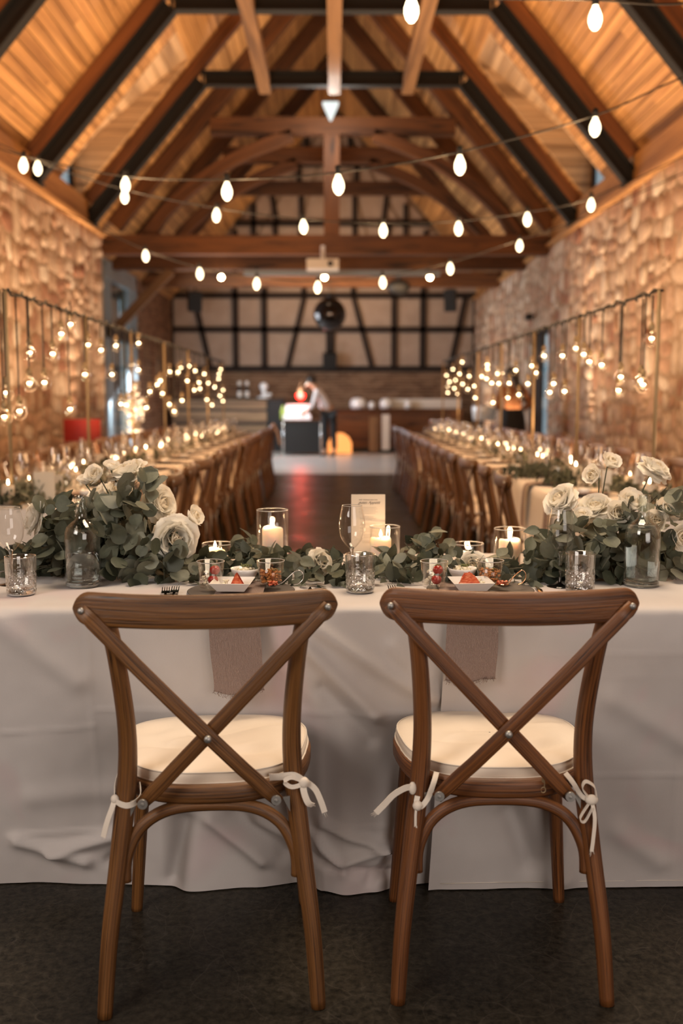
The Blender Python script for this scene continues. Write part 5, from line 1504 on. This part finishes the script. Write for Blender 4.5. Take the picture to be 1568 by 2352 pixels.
sm_ = MB(); sm_.lathe([(.0001, .085), (.006, .082), (.011, .07), (.015, .066), (.015, .040), (.0001, .040)], 10); sm_ = sm_.mesh('socket'); sm_.materials.append(M['brass'])
cm_ = MB(); cm_.sweep([(0, 0, 0), (.0, 0, 1)], .0042, n=5); cm_ = cm_.mesh('cable'); cm_.materials.append(M['cable'])
for s, L_, lst in ((-1, 'left', GL), (1, 'right', GR)):
    used = []
    lst = sorted(lst, key=lambda q: abs(q[0] - 765), reverse=True)
    for i, (px, py) in enumerate(lst):
        p = PX(px, py, s * XC)
        if p.y > 13.65: p = PY(px, py, 13.6)
        x = s * XC + random.uniform(-.035, .035); k_ = (x / p.x); p = V((0, 0, CAMH)) + (p - V((0, 0, CAMH))) * k_
        p.y = min(max(p.y, 4.4), 13.65)
        t = thing('globe_lamp', '%s clear globe bulb from the front, hanging above the %s long table' % (nth(i), L_), 'lamp', p, group='globe lamps of the %s rack' % L_)
        obj('globe', gm, None, t); obj('filament', fm, None, t); obj('socket', sm_, None, t)
        obj('cable', cm_, None, t, (0, 0, .083), None, (1, 1, max(.05, 1.735 - p.z - .085)))

# ================================================================ STRING LIGHTS
bm_ = MB(); bm_.lathe([(.0001, -.128), (.012, -.124), (.024, -.110), (.031, -.088), (.030, -.066), (.022, -.044), (.014, -.028), (.012, -.018)], 20)
bm_ = bm_.mesh('bulb'); bm_.materials.append(M['bulb_glow'])
sk_ = MB(); sk_.lathe([(.0001, .030), (.010, .030), (.017, .024), (.017, -.020), (.0001, -.020)], 12); sk_ = sk_.mesh('socket'); sk_.materials.append(M['black'])
def string_light(label, pts, bulbs, r=.005, pw=15):
    """pts: (px,py,Y) of the cord; bulbs: (px,py,Y) of the bulb centres"""
    t = thing('string_light', label, 'string light')
    P3 = [PY(*p) for p in pts]
    mb = MB(); mb.sweep(catmull(P3, 8), r, n=6); mb.build('cord', M['cable'], t)
    for b in bulbs:
        p = PY(*b) + V((0, 0, .075))
        o = obj('bulb', bm_, None, t, p, (random.uniform(-.06, .06), random.uniform(-.06, .06), 0))
        obj('socket', sk_, None, o)
        lamp('bulb_light', 'POINT', (0, 0, -.16), pw, (1, .62, .30), parent=o, shadow_soft_size=.04)
def chain(bs, dz=34): return [(x, y - dz * 6.0 / Y * .9, Y) for x, y, Y in bs]
b0 = [(944, 22, 4.2), (1366, 42, 4.6)]
string_light('string light crossing the top edge of the picture, two large bulbs', [(700, -60, 4.0), (944, -22, 4.2), (1130, -4, 4.4), (1366, 0, 4.6), (1568, 8, 4.9), (1900, -30, 5.4)], b0)
b1 = [(55, 380, 7.6), (289, 425, 7.2), (521, 440, 6.1), (776, 425, 5.6), (1055, 380, 5.7), (1366, 293, 5.8)]
string_light('nearest string light spanning the hall from wall to wall, six large bulbs in view', [(-120, 300, 8.4), (55, 358, 7.6), (289, 405, 7.2), (521, 412, 6.1), (776, 396, 5.6), (1055, 349, 5.7), (1366, 265, 5.8), (1568, 178, 6.0), (1900, 60, 6.4)], b1)
b2 = [(87, 387, 8.2), (286, 452, 8.4), (498, 495, 8.3), (696, 521, 8.1), (880, 530, 8.2), (1052, 525, 8.3), (1210, 504, 8.4), (1357, 471, 8.6)]
string_light('second string light, its bulbs level with the half-timbered gable', [(-60, 300, 8.2)] + chain(b2, 26) + [(1568, 360, 8.8)], b2)
b3 = [(334, 588, 9.9), (458, 629, 9.8), (590, 652, 9.7), (730, 660, 9.6), (878, 649, 9.7), (1033, 617, 9.8), (1193, 565, 9.9)]
string_light('third and lowest string light, sagging in front of the tie beam', [(-44, 386, 10.0), (60, 440, 10.0), (200, 510, 9.95)] + chain(b3, 26) + [(1340, 500, 10.0), (1574, 395, 10.0)], b3)
for px, lab in ((508, 'left'), (745, 'middle'), (987, 'right')):
    p = PY(px, 637, 18.0)
    t = thing('pendant_bulb', 'small round bulb under the far tie beams, %s of three' % lab, 'lamp', p)
    mb = MB(); mb.sphere((0, 0, 0), .045, 12, 8); mb.build('bulb', M['far_flame'], t)
    mb = MB(); mb.sweep([(0, 0, .04), (0, 0, .30)], .006, n=5); mb.build('cable', M['cable'], t)

# uplights at the foot of the walls
def uplight(x, y, e, tgt, cone=112):
    t = thing('uplight', 'black floor uplight at the %s wall, %d cm past the head table' % ('left' if x < 0 else 'right', round((y - 2.7) * 100)), 'floor lamp', (x, y, 0), group='uplights along the %s wall' % ('left' if x < 0 else 'right'))
    mb = MB(); mb.lathe([(.0001, 0), (.07, 0), (.07, .10), (.05, .105), (.05, .06), (.0001, .06)], 16); mb.build('lamp_body', M['black'], t)
    l = lamp('uplight_beam', 'SPOT', (0, 0, .12), e, (1, .68, .42), aim=tgt, parent=t, spot_size=R(cone), spot_blend=1.0, shadow_soft_size=.09)
for y in (5.0, 7.0, 9.0, 11.0, 13.0, 15.2):
    uplight(-2.72, y, 530, (.20, .0, 1.0)); uplight(2.72, y, 530, (-.20, 0, 1.0))
for s in (-1, 1): uplight(s * 3.22, 13.4, 420, (.0, .07, 1.0), 38)
for y in (19.6, 22.4): uplight(3.0, y, 150, (.10, 0, 1.0))

# ================================================================ UNDER THE ROOF
t = thing('pendant_lamp', 'white inverted pyramid lamp hanging under the far steel collar', 'lamp', PY(759, 237, 14.75))
mb = MB(); n = 0; mb.v += [(-.115, -.08, 0), (.115, -.08, 0), (.115, .08, 0), (-.115, .08, 0), (-.012, -.01, -.245), (.012, -.01, -.245), (.012, .01, -.245), (-.012, .01, -.245)]
for f in ((3, 2, 1, 0), (0, 1, 5, 4), (1, 2, 6, 5), (2, 3, 7, 6), (3, 0, 4, 7), (4, 5, 6, 7)): mb.face(f)
mb.build('lamp_shade', M['white_glow'], t)
mb = MB(); mb.box((0, 0, .012), (.16, .12, .024)); mb.build('mount', M['black'], t)
lamp('pendant_light', 'POINT', (0, .9, -.15), 42, (.95, .9, .82), parent=t, shadow_soft_size=.1)
t = thing('projector', 'white ceiling projector under the first timber tie beam', 'projector', PY(741, 609, 16.0))
mb = MB(); mb.box((0, 0, 0), (.50, .38, .15)); mb.build('housing', M['white_plastic'], t)
mb = MB(); mb.sweep([(0, 0, .07), (0, 0, .30)], .035, n=10); mb.build('ceiling_mount', M['white_plastic'], t)
mb = MB(); mb.lathe([(.0001, .0), (.04, 0), (.045, .03), (.0001, .03)], 16); mb.v = [(x + .12, -.215 + z, y) for x, y, z in mb.v]; mb.build('lens', M['black'], t)
a, b = PY(560, 627, 17.9), PY(1010, 627, 17.9)
t = thing('projection_screen_case', 'long grey case of a rolled projection screen under the tie beams', 'screen', ((a.x + b.x) / 2, 17.9, a.z))
mb = MB(); mb.box((0, 0, 0), (b.x - a.x, .10, .085)); mb.build('case', M['win_frame'], t)
for x in (-1.5, 1.5): mb = MB(); mb.box((x, 0, .06), (.04, .04, .08)); mb.build('hanger', M['black'], t)
p = PY(757, 722, 18.36)
t = thing('mirror_ball', 'large dark mirror ball hanging before the half-timbered gable', 'mirror ball', p)
M['ball'] = mat('dark_mirror_tile', (.05, .045, .045), .14, .85)
mb = MB(); mb.sphere((0, 0, 0), .295, 44, 26, smooth=False); mb.build('ball', M['ball'], t)
mb = MB(); mb.sweep([(0, 0, .29), (0, 0, .36)], .03, n=10); mb.sweep([(0, 0, .35), (0, 0, .79)], .006, n=5); mb.build('hanging_motor', M['black'], t)
def speaker(px, py, Y, w_, h_, lab, rz=0):
    t = thing('wall_speaker', lab, 'speaker', PY(px, py, Y), (R(12), 0, rz))
    mb = MB(); mb.box((0, 0, 0), (w_, w_ * .9, h_)); mb.build('housing', M['black'], t)
    mb = MB(); mb.box((0, -w_ * .46, 0), (w_ * .86, .012, h_ * .9)); mb.build('grille', M['steel_black'], t)
    mb = MB(); mb.sweep([(0, .0, h_ * .5), (0, 0, h_ * .5 + .3)], .02, n=6); mb.build('bracket', M['black'], t)
speaker(447, 692, 23.6, .30, .45, 'black loudspeaker hung at the left end of the half-timbered gable', .3)
speaker(1034, 690, 23.6, .26, .50, 'black loudspeaker hung at the right end of the half-timbered gable', -.3)
speaker(757, 828, 24.6, .34, .34, 'black subwoofer box on the rail below the mirror ball')
t = thing('stage_spotlight', 'round black stage spotlight under the tie beams right of the mirror ball', 'stage light', PY(915, 660, 20.9))
mb = MB(); mb.sphere((0, 0, 0), .20, 16, 10, (1.2, .8, .8)); mb.build('lamp_head', M['black'], t); mb = MB(); mb.sweep([(0, 0, .1), (0, 0, .40)], .03, n=6); mb.build('yoke', M['black'], t)
t = thing('security_camera', 'small dark camera on the right stone wall', 'camera', PX(1214, 728, 3.38))
mb = MB(); mb.box((0, 0, 0), (.10, .2, .10)); mb.build('housing', M['black'], t); mb = MB(); mb.sweep([(0, 0, 0), (.16, 0, .03)], .015, n=6); mb.build('arm', M['black'], t)

# ================================================================ BAR AND BUFFET
def xat(px, Y): return (px - 765) * Y / FPX
t = thing('bar_counter', 'bar counter with pale horizontal boards at the back left', 'counter', (0, 23.4, 0))
x0, x1, x2 = -3.75, xat(613, 23.4), xat(652, 23.4)
mb = MB(); mb.box(((x0 + x2) / 2, .35, .6), (x2 - x0, .6, 1.2)); mb.build('body', M['black'], t)
for z0, z1 in ((.04, .30), (.36, .62), (.68, .94), (1.0, 1.22)):
    mb = MB(); mb.box(((x0 + x1) / 2, .02, (z0 + z1) / 2), (x1 - x0, .04, z1 - z0)); mb.build('board', M['light_board'], t)
mb = MB(); mb.box(((x0 + x2) / 2, .32, 1.23), (x2 - x0 + .1, .72, .03)); mb.build('worktop', M['steel_black'], t)
t0_ = (xat(552, 23.7), xat(569, 23.7))
for i, x in enumerate(t0_):
    t = thing('spirit_bottle', 'dark bottle with pale cap and label on the bar, %s of two' % ('left' if i == 0 else 'right'), 'bottle', (x, 23.7, 1.247))
    mb = MB(); mb.lathe([(.0001, 0), (.05, 0), (.05, .2), (.02, .27), (.02, .30), (.0001, .30)], 12); mb.build('glass_body', M['black'], t)
    mb = MB(); mb.lathe([(.052, .03), (.052, .16)], 12); mb.build('label_paper', M['white_plastic'], t)
    mb = MB(); mb.lathe([(.0001, .40), (.045, .39), (.045, .30), (.0001, .30)], 12); mb.build('cap', M['white_plastic'], t)
t = thing('coffee_machine', 'rounded white and steel coffee machine on the bar', 'coffee machine', (xat(607, 23.7), 23.7, 1.247))
mb = MB(); mb.lathe([(.0001, 0), (.16, 0), (.16, .03), (.10, .05), (.0001, .05)], 18); mb.build('base', M['steelware'], t)
mb = MB(); mb.sphere((0, 0, .27), .10, 14, 10); mb.build('tank', M['steelware'], t)
mb = MB(); mb.sweep([(0, 0, .04), (0, 0, .20)], .05, n=10); mb.sweep([(.05, 0, .09), (.18, -.03, .09)], .03, n=8); mb.build('brew_head', M['steelware'], t)
# buffet
t = thing('buffet_counter', 'long wooden buffet counter at the back right of the aisle', 'counter', (0, 23.0, 0))
bx0, bx1 = xat(744, 23), xat(1062, 23)
mb = MB(); mb.box(((bx0 + bx1) / 2, .45, .48), (bx1 - bx0, .6, .96)); mb.build('body', M['old_wood'], t)
mb = MB(); mb.box(((bx0 + bx1) / 2, .42, .98), (bx1 - bx0 + .06, .74, .04)); mb.build('worktop', M['old_wood'], t)
mb = MB(); mb.box(((xat(900, 23) + bx1) / 2, .6, 1.12), (bx1 - xat(900, 23), .3, .22)); mb.build('upstand', M['white_plastic'], t, label='pale upstand')
mb = MB(); mb.box(((bx0 + bx1) / 2, .12, .05), (bx1 - bx0, .05, .1)); mb.build('plinth', M['black'], t)
for px, m_, w_, nm in ((859, 'pale_beam', .22, 'wooden post'), (885, 'white_plastic', .17, 'white post')):
    t = thing('buffet_post', '%s standing before the buffet counter' % ('light wooden post' if m_ == 'pale_beam' else 'white post beside the wooden one'), 'post', (xat(px, 22.7), 22.7, 0))
    mb = MB(); mb.box((0, 0, .43 + (.05 if m_ != 'pale_beam' else 0)), (w_, w_, .80)); mb.build('shaft', M[m_], t)
    mb = MB(); mb.box((0, 0, .015), (w_ * 1.3, w_ * 1.3, .03)); mb.build('foot', M['black'], t)
for px, w_, h_, lab in ((739, .14, .16, 'small bright dish at the left end of the buffet'), (822, .38, .26, 'large bright steel warming dish on the buffet'), (853, .14, .17, 'small bright pot right of the large warming dish'), (886, .30, .25, 'bright steel dish at the middle of the buffet'), (936, .15, .22, 'bright steel jug right of the middle dish')):
    t = thing('warming_dish', lab, 'dish', (xat(px, 23.3), 23.3, 1.002))
    mb = MB(); mb.lathe([(.0001, 0), (w_ * .42, 0), (w_ * .5, h_ * .25), (w_ * .5, h_ * .6), (w_ * .38, h_ * .9), (.0001, h_)], 18); mb.build('bowl', M['steelware'], t)
    mb = MB(); mb.sphere((0, 0, h_ + .012), .014, 8, 6); mb.build('knob', M['black'], t)
t = thing('floor_glow_lamp', 'orange glowing lamp on the floor before the buffet', 'lamp', (xat(780, 22.55), 22.55, 0))
mb = MB(); mb.lathe([(.0001, .02), (.27, .02), (.27, .24), (.20, .38), (.08, .46), (.0001, .47)], 24); mb.build('lamp_shade', M['warm_glow'], t)
mb = MB(); mb.lathe([(.0001, 0), (.16, 0), (.16, .02), (.0001, .02)], 20); mb.build('base', M['black'], t)
lamp('glow_light', 'POINT', (0, .08, .30), 26, (1, .38, .10), parent=t, shadow_soft_size=.08)
# cart with black cloth and trays
cy_ = 22.0
t = thing('serving_cart', 'serving table with a black skirt at the end of the aisle', 'table', (xat(694, cy_), cy_, 0))
mb = MB(); mb.box((0, 0, .40), (.78, .5, .70)); mb.build('skirt', M['black'], t)
mb = MB(); mb.box((0, 0, .765), (.86, .56, .03)); mb.build('tabletop', M['old_wood'], t)
for sx in (-.41, .41):
    for sy in (-.26, .26): mb = MB(); mb.sweep([(sx, sy, 0), (sx, sy, .75)], .015, n=6); mb.build('leg', M['chrome'], t)
t = thing('tray_warmer', 'brightly lit white food warmer on the serving table', 'food warmer', (xat(683, cy_), cy_, .782))
M['lit_tray'] = mat('lit_white_tray', (.9, .93, .93), .4)
mb = MB(); mb.box((0, 0, .20), (.50, .34, .20)); mb.build('housing', M['lit_tray'], t); mb = MB(); mb.box((0, 0, .05), (.60, .40, .10)); mb.build('base', M['lit_tray'], t)
mb = MB(); mb.box((.02, 0, .315), (.50, .36, .03)); mb.build('lid', M['pink_cloth'], t)
lamp('warmer_light', 'AREA', (0, -.5, .9), 15, (.9, 1, 1), aim=(0, 0, .1), parent=t, size=.5)
t = thing('green_bottle', 'yellow-green bottle left of the food warmer', 'bottle', (xat(650, cy_), cy_ - .05, .782))
M['green_glass'] = mat('yellow_green_glass', (.35, .42, .08), .2)
mb = MB(); mb.lathe([(.0001, 0), (.05, 0), (.055, .18), (.02, .26), (.02, .30), (.0001, .30)], 12); mb.build('glass_body', M['green_glass'], t)
t = thing('heat_lamp', 'red glowing heat lamp with copper cap above the serving table', 'lamp', PY(690, 908, 21.9))
mb = MB(); mb.sphere((0, 0, 0), .10, 16, 12); mb.build('bulb', M['red_glow'], t); mb = MB(); mb.sphere((0, -.05, 0), .068, 12, 8); mb.build('hot_core', M['red_core'], t)
mb = MB(); mb.lathe([(.10, .03), (.08, .12), (.03, .17), (.0001, .18)], 16); mb.sweep([(0, 0, .17), (0, .1, .35), (0, .28, .1), (0, .3, -.52)], .012, n=6); mb.build('shade_and_arm', M['copper'], t)
lamp('heat_light', 'POINT', (0, -.13, -.1), 18, (1, .06, .02), parent=t, shadow_soft_size=.1)
# second serving stand near the right door
t = thing('steel_ice_bucket', 'bright steel tub on a stand near the right door', 'tub', (xat(1110, 17.5), 17.5, 0))
mb = MB(); mb.lathe([(.0001, .86), (.19, .86), (.22, 1.08), (.20, 1.12), (.0001, 1.10)], 20); mb.build('tub', M['steelware'], t)
for k in range(3): mb = MB(); mb.sweep([(.16 * math.cos(k * 2.1), .16 * math.sin(k * 2.1), 0), (.10 * math.cos(k * 2.1), .10 * math.sin(k * 2.1), .86)], .012, n=6); mb.build('leg', M['black'], t)

# red chair by the left wall
t = thing('red_chair', 'bright red chair standing at the foot of the left stone wall', 'chair', (-3.0, 12.0, 0), (0, 0, R(12)))
mb = MB(); mb.box((0, .0, .44), (.42, .42, .03)); mb.build('seat', M['red_plastic'], t)
mb = MB(); mb.grid([[(u * .21, -.20 + .04 * (1 - u * u) * -1, z) for u in (-1, -.5, 0, .5, 1)] for z in (.74, .84, .92, 1.0)]); mb.grid([[(u * .21, -.215 + .04 * (1 - u * u) * -1, z) for u in (-1, -.5, 0, .5, 1)] for z in (.74, .84, .92, 1.0)]); mb.build('backrest', M['red_plastic'], t)
for sx in (-.19, .19):
    mb = MB(); mb.sweep([(sx, -.22, 0), (sx, -.20, .44), (sx, -.205, .98)], .014, n=6); mb.build('rear_leg', M['red_plastic'], t)
    mb = MB(); mb.sweep([(sx, .20, 0), (sx, .18, .43)], .014, n=6); mb.build('front_leg', M['red_plastic'], t)
# tall white flower arrangement near the glazing
t = thing('flower_stand', 'tall white floral arrangement on a pedestal left, before the tall glazing', 'flower arrangement', (xat(312, 13.6), 13.6, 0))
mb = MB(); mb.lathe([(.0001, 0), (.14, 0), (.14, .03), (.03, .05), (.03, .78), (.12, .80), (.12, .83), (.0001, .83)], 16); mb.build('pedestal', M['white_plastic'], t)
mb = MB()
for i in range(150):
    z = random.random(); a = random.uniform(0, 6.3); r_ = (.05 + .09 * math.sin(PI * z)) * random.random()
    mb.sphere((r_ * math.cos(a), r_ * math.sin(a), .84 + z * .62), random.uniform(.018, .034), 6, 4)
mb.build('blossoms', M['white_plastic'], t, kind='stuff')
# pale jacket over a far chair
t = thing('draped_jacket', 'pale rose jacket draped over the farthest aisle chair of the left table', 'jacket', (-.83, 13.92, .80))
mb = MB(); rows = []
for k in range(9):
    u = k / 8 * 2 - 1
    rows.append([(.085 * u + .012 * math.sin(j * .9), lerp(-.22, .22, j / 10) * (1 - .15 * abs(u)), .09 - .30 * abs(u) ** 1.6 + .02 * math.sin(j * .7 + k)) for j in range(11)])
mb.grid(rows, True); mb.build('body', M['pink_cloth'], t)
for sy in (-.23, .23): mb = MB(); mb.sweep([(0, sy * .9, .06), (-.05, sy * 1.05, -.05), (-.08, sy, -.30)], .04, n=8, scale=[1, 1, .7]); mb.build('sleeve', M['pink_cloth'], t)

# ================================================================ PEOPLE
def skin_body(name, joints, bones, material, parent, sub=1):
    """joints: name -> (x,y,z,r); bones: pairs; one continuous surface through a skin modifier"""
    names = list(joints); idx = {n: i for i, n in enumerate(names)}
    me = bpy.data.meshes.new(name)
    me.from_pydata([joints[n][:3] for n in names], [(idx[a], idx[b]) for a, b in bones], [])
    o = bpy.data.objects.new(name, me); COL.objects.link(o); o.parent = parent
    md = o.modifiers.new('Skin', 'SKIN'); md.use_smooth_shade = True
    for i, n in enumerate(names):
        r_ = joints[n][3]; r_ = r_ if hasattr(r_, '__len__') else (r_, r_)
        me.skin_vertices[0].data[i].radius = r_
    me.skin_vertices[0].data[0].use_root = True
    s_ = o.modifiers.new('Subdivision', 'SUBSURF'); s_.levels = sub; s_.render_levels = sub
    me.materials.append(material)
    return o
def person(label, loc, rz, J, top_mat, leg_mat, hair='short', skirt=False):
    t = thing('person', label, 'person', loc, (0, 0, rz))
    j = {k: v for k, v in J.items() if k != 'face'}
    bones = [('pelvis', 'waist'), ('waist', 'chest'), ('chest', 'neck'), ('neck', 'skull'), ('skull', 'crown')]
    for s in 'lr':
        bones += [('pelvis', 'hip' + s), ('hip' + s, 'knee' + s), ('knee' + s, 'ankle' + s), ('ankle' + s, 'toe' + s), ('chest', 'sho' + s), ('sho' + s, 'elb' + s), ('elb' + s, 'wri' + s), ('wri' + s, 'palm' + s)]
        w_ = V(j['wri' + s][:3]); pm = V(j['palm' + s][:3]); d = (pm - w_).normalized(); side = d.cross(V((0, 1, 0))).normalized() if abs(d.y) < .9 else V((1, 0, 0))
        for k, ln in enumerate((.062, .075, .080, .070, .055)):
            off = side * ((k - 2) * .019); b = pm + off + d * (.012 if k else -.02)
            e1 = b + (d + off.normalized() * (.25 if k != 2 else 0)) * ln * .5 if k else b + (d * .5 + side * -1.0).normalized() * ln * .5
            e2 = e1 + (d + V((0, -.35, -.2))).normalized() * ln * .5
            j['f%d%s' % (k, s)] = (*e1, .009); j['g%d%s' % (k, s)] = (*e2, .007)
            bones += [('palm' + s, 'f%d%s' % (k, s)), ('f%d%s' % (k, s), 'g%d%s' % (k, s))]
    skin_body('body', j, bones, M['skin'], t)
    g = lambda n, r: (*j[n][:3], r)
    cl = {'pelvis': g('pelvis', (.165, .125)), 'waist': g('waist', (.145, .11)), 'chest': g('chest', (.175, .13)), 'collar': (*(V(j['chest'][:3]) * .45 + V(j['neck'][:3]) * .55), .075)}
    cb = [('pelvis', 'waist'), ('waist', 'chest'), ('chest', 'collar')]
    for s in 'lr':
        cl['sho' + s] = g('sho' + s, .070); cl['elb' + s] = g('elb' + s, .052); cl['cuff' + s] = (*(V(j['elb' + s][:3]) * .3 + V(j['wri' + s][:3]) * .7), .042)
        cb += [('chest', 'sho' + s), ('sho' + s, 'elb' + s), ('elb' + s, 'cuff' + s)]
    skin_body('shirt', cl, cb, top_mat, t)
    if skirt:
        p = V(j['pelvis'][:3]); mb = MB()
        mb.lathe([(.16, .10), (.185, -.02), (.22, -.30), (.25, -.62)], 24, c=tuple(p)); mb.build('skirt', leg_mat, t)
    else:
        tr = {'pelvis': g('pelvis', (.17, .13))}; tb = []
        for s in 'lr':
            tr['hip' + s] = g('hip' + s, .10); tr['knee' + s] = g('knee' + s, .075); tr['hem' + s] = (*(V(j['knee' + s][:3]) * .1 + V(j['ankle' + s][:3]) * .9), .06)
            tb += [('pelvis', 'hip' + s), ('hip' + s, 'knee' + s), ('knee' + s, 'hem' + s)]
        skin_body('trousers', tr, tb, leg_mat, t)
    for s in 'lr':
        a, b = V(j['ankle' + s][:3]), V(j['toe' + s][:3]); mb = MB()
        mb.sweep([a + V((0, .05, -.03)), lerp(a, b, .5) + V((0, 0, -.02)), b], .045, n=10, scale=[1, 1, .7], ref=(0, 0, 1)); mb.build('shoe', M['black'], t)
    # face and hair
    sk = V(j['skull'][:3]); fd = V(J.get('face', (0, 1, 0, 0))[:3]).normalized(); sd = fd.cross(V((0, 0, 1))).normalized()
    mb = MB()
    for q in (-1, 1): mb.sphere(tuple(sk + fd * .093 + sd * (.032 * q) + V((0, 0, .005))), .012, 8, 6)
    mb.build('eyes', M['white_plastic'], t)
    mb = MB(); mb.sweep([sk + fd * .094 + V((0, 0, .01)), sk + fd * .120 + V((0, 0, -.035)), sk + fd * .096 + V((0, 0, -.04))], .012, n=6)
    for q in (-1, 1): mb.sphere(tuple(sk + sd * (.092 * q)), .026, 8, 6, (.5, 1, 1.2))
    mb.build('nose_and_ears', M['skin'], t)
    mb = MB(); mb.box(tuple(sk + fd * .095 + V((0, 0, -.068))), (.045, .012, .012)); mb.build('mouth', M['tomato'], t)
    mb = MB(); mb.sphere(tuple(sk - fd * .022 + V((0, 0, .045))), .112, 16, 12, (1, 1, 1.02))
    if hair == 'long': mb.sweep([sk - fd * .07 + V((0, 0, .06)), sk - fd * .12 + V((.03, 0, -.08)), sk - fd * .13 + V((.10, 0, -.24)), sk - fd * .12 + V((.17, 0, -.40))], .06, n=10, scale=[1.2, 1.1, .9, .3])
    mb.build('hair', M['hair'], t)
    return t
HR = (.095, .10)
# bending server at the end of the aisle: leans to the left over the table
Jb = {'pelvis': (.03, 0, .98, (.15, .11)), 'waist': (-.04, 0, 1.13, (.125, .10)), 'chest': (-.17, 0, 1.33, (.15, .11)), 'neck': (-.28, 0, 1.50, .055), 'skull': (-.36, 0, 1.58, HR), 'crown': (-.38, 0, 1.66, .085), 'face': (-1, -.25, -.5),
      'hipl': (-.06, 0, .92, .09), 'kneel': (-.06, 0, .50, .06), 'anklel': (-.05, 0, .09, .042), 'toel': (-.17, -.02, .04, .03),
      'hipr': (.11, .0, .92, .09), 'kneer': (.13, 0, .50, .06), 'ankler': (.15, 0, .09, .042), 'toer': (.05, -.02, .04, .03),
      'shol': (-.22, -.17, 1.38, .055), 'elbl': (-.30, -.24, 1.12, .042), 'wril': (-.44, -.20, .96, .030), 'palml': (-.50, -.18, .92, (.035, .018)),
      'shor': (-.18, .17, 1.38, .055), 'elbr': (-.28, .22, 1.12, .042), 'wrir': (-.42, .18, .98, .030), 'palmr': (-.48, .16, .94, (.035, .018))}
person('person in a white shirt and black trousers bending toward the red heat lamp', (xat(752, 21.6), 21.45, 0), 0, Jb, M['shirt_white'], M['trousers'])
Jw = {'pelvis': (0, 0, .98, (.15, .11)), 'waist': (0, 0, 1.12, (.115, .09)), 'chest': (-.02, 0, 1.32, (.14, .10)), 'neck': (-.03, .01, 1.47, .048), 'skull': (-.04, .02, 1.57, HR), 'crown': (-.04, .02, 1.65, .08), 'face': (-.3, 1, -.1),
      'hipl': (-.09, 0, .92, .085), 'kneel': (-.09, .02, .50, .055), 'anklel': (-.09, 0, .09, .04), 'toel': (-.11, .13, .04, .03),
      'hipr': (.09, .0, .92, .085), 'kneer': (.09, .02, .50, .055), 'ankler': (.09, 0, .09, .04), 'toer': (.11, .13, .04, .03),
      'shol': (-.18, 0, 1.39, .05), 'elbl': (-.24, .02, 1.13, .038), 'wril': (-.14, .2, 1.05, .028), 'palml': (-.10, .27, 1.06, (.035, .018)),
      'shor': (.14, 0, 1.39, .05), 'elbr': (.27, .0, 1.14, .038), 'wrir': (.13, .18, 1.06, .028), 'palmr': (.08, .25, 1.07, (.035, .018))}
person('person with long dark hair, rust brown top and black skirt standing near the right door', (xat(1176, 15.4), 15.4, 0), 0, Jw, M['shirt_rust'], M['trousers'], 'long', True)
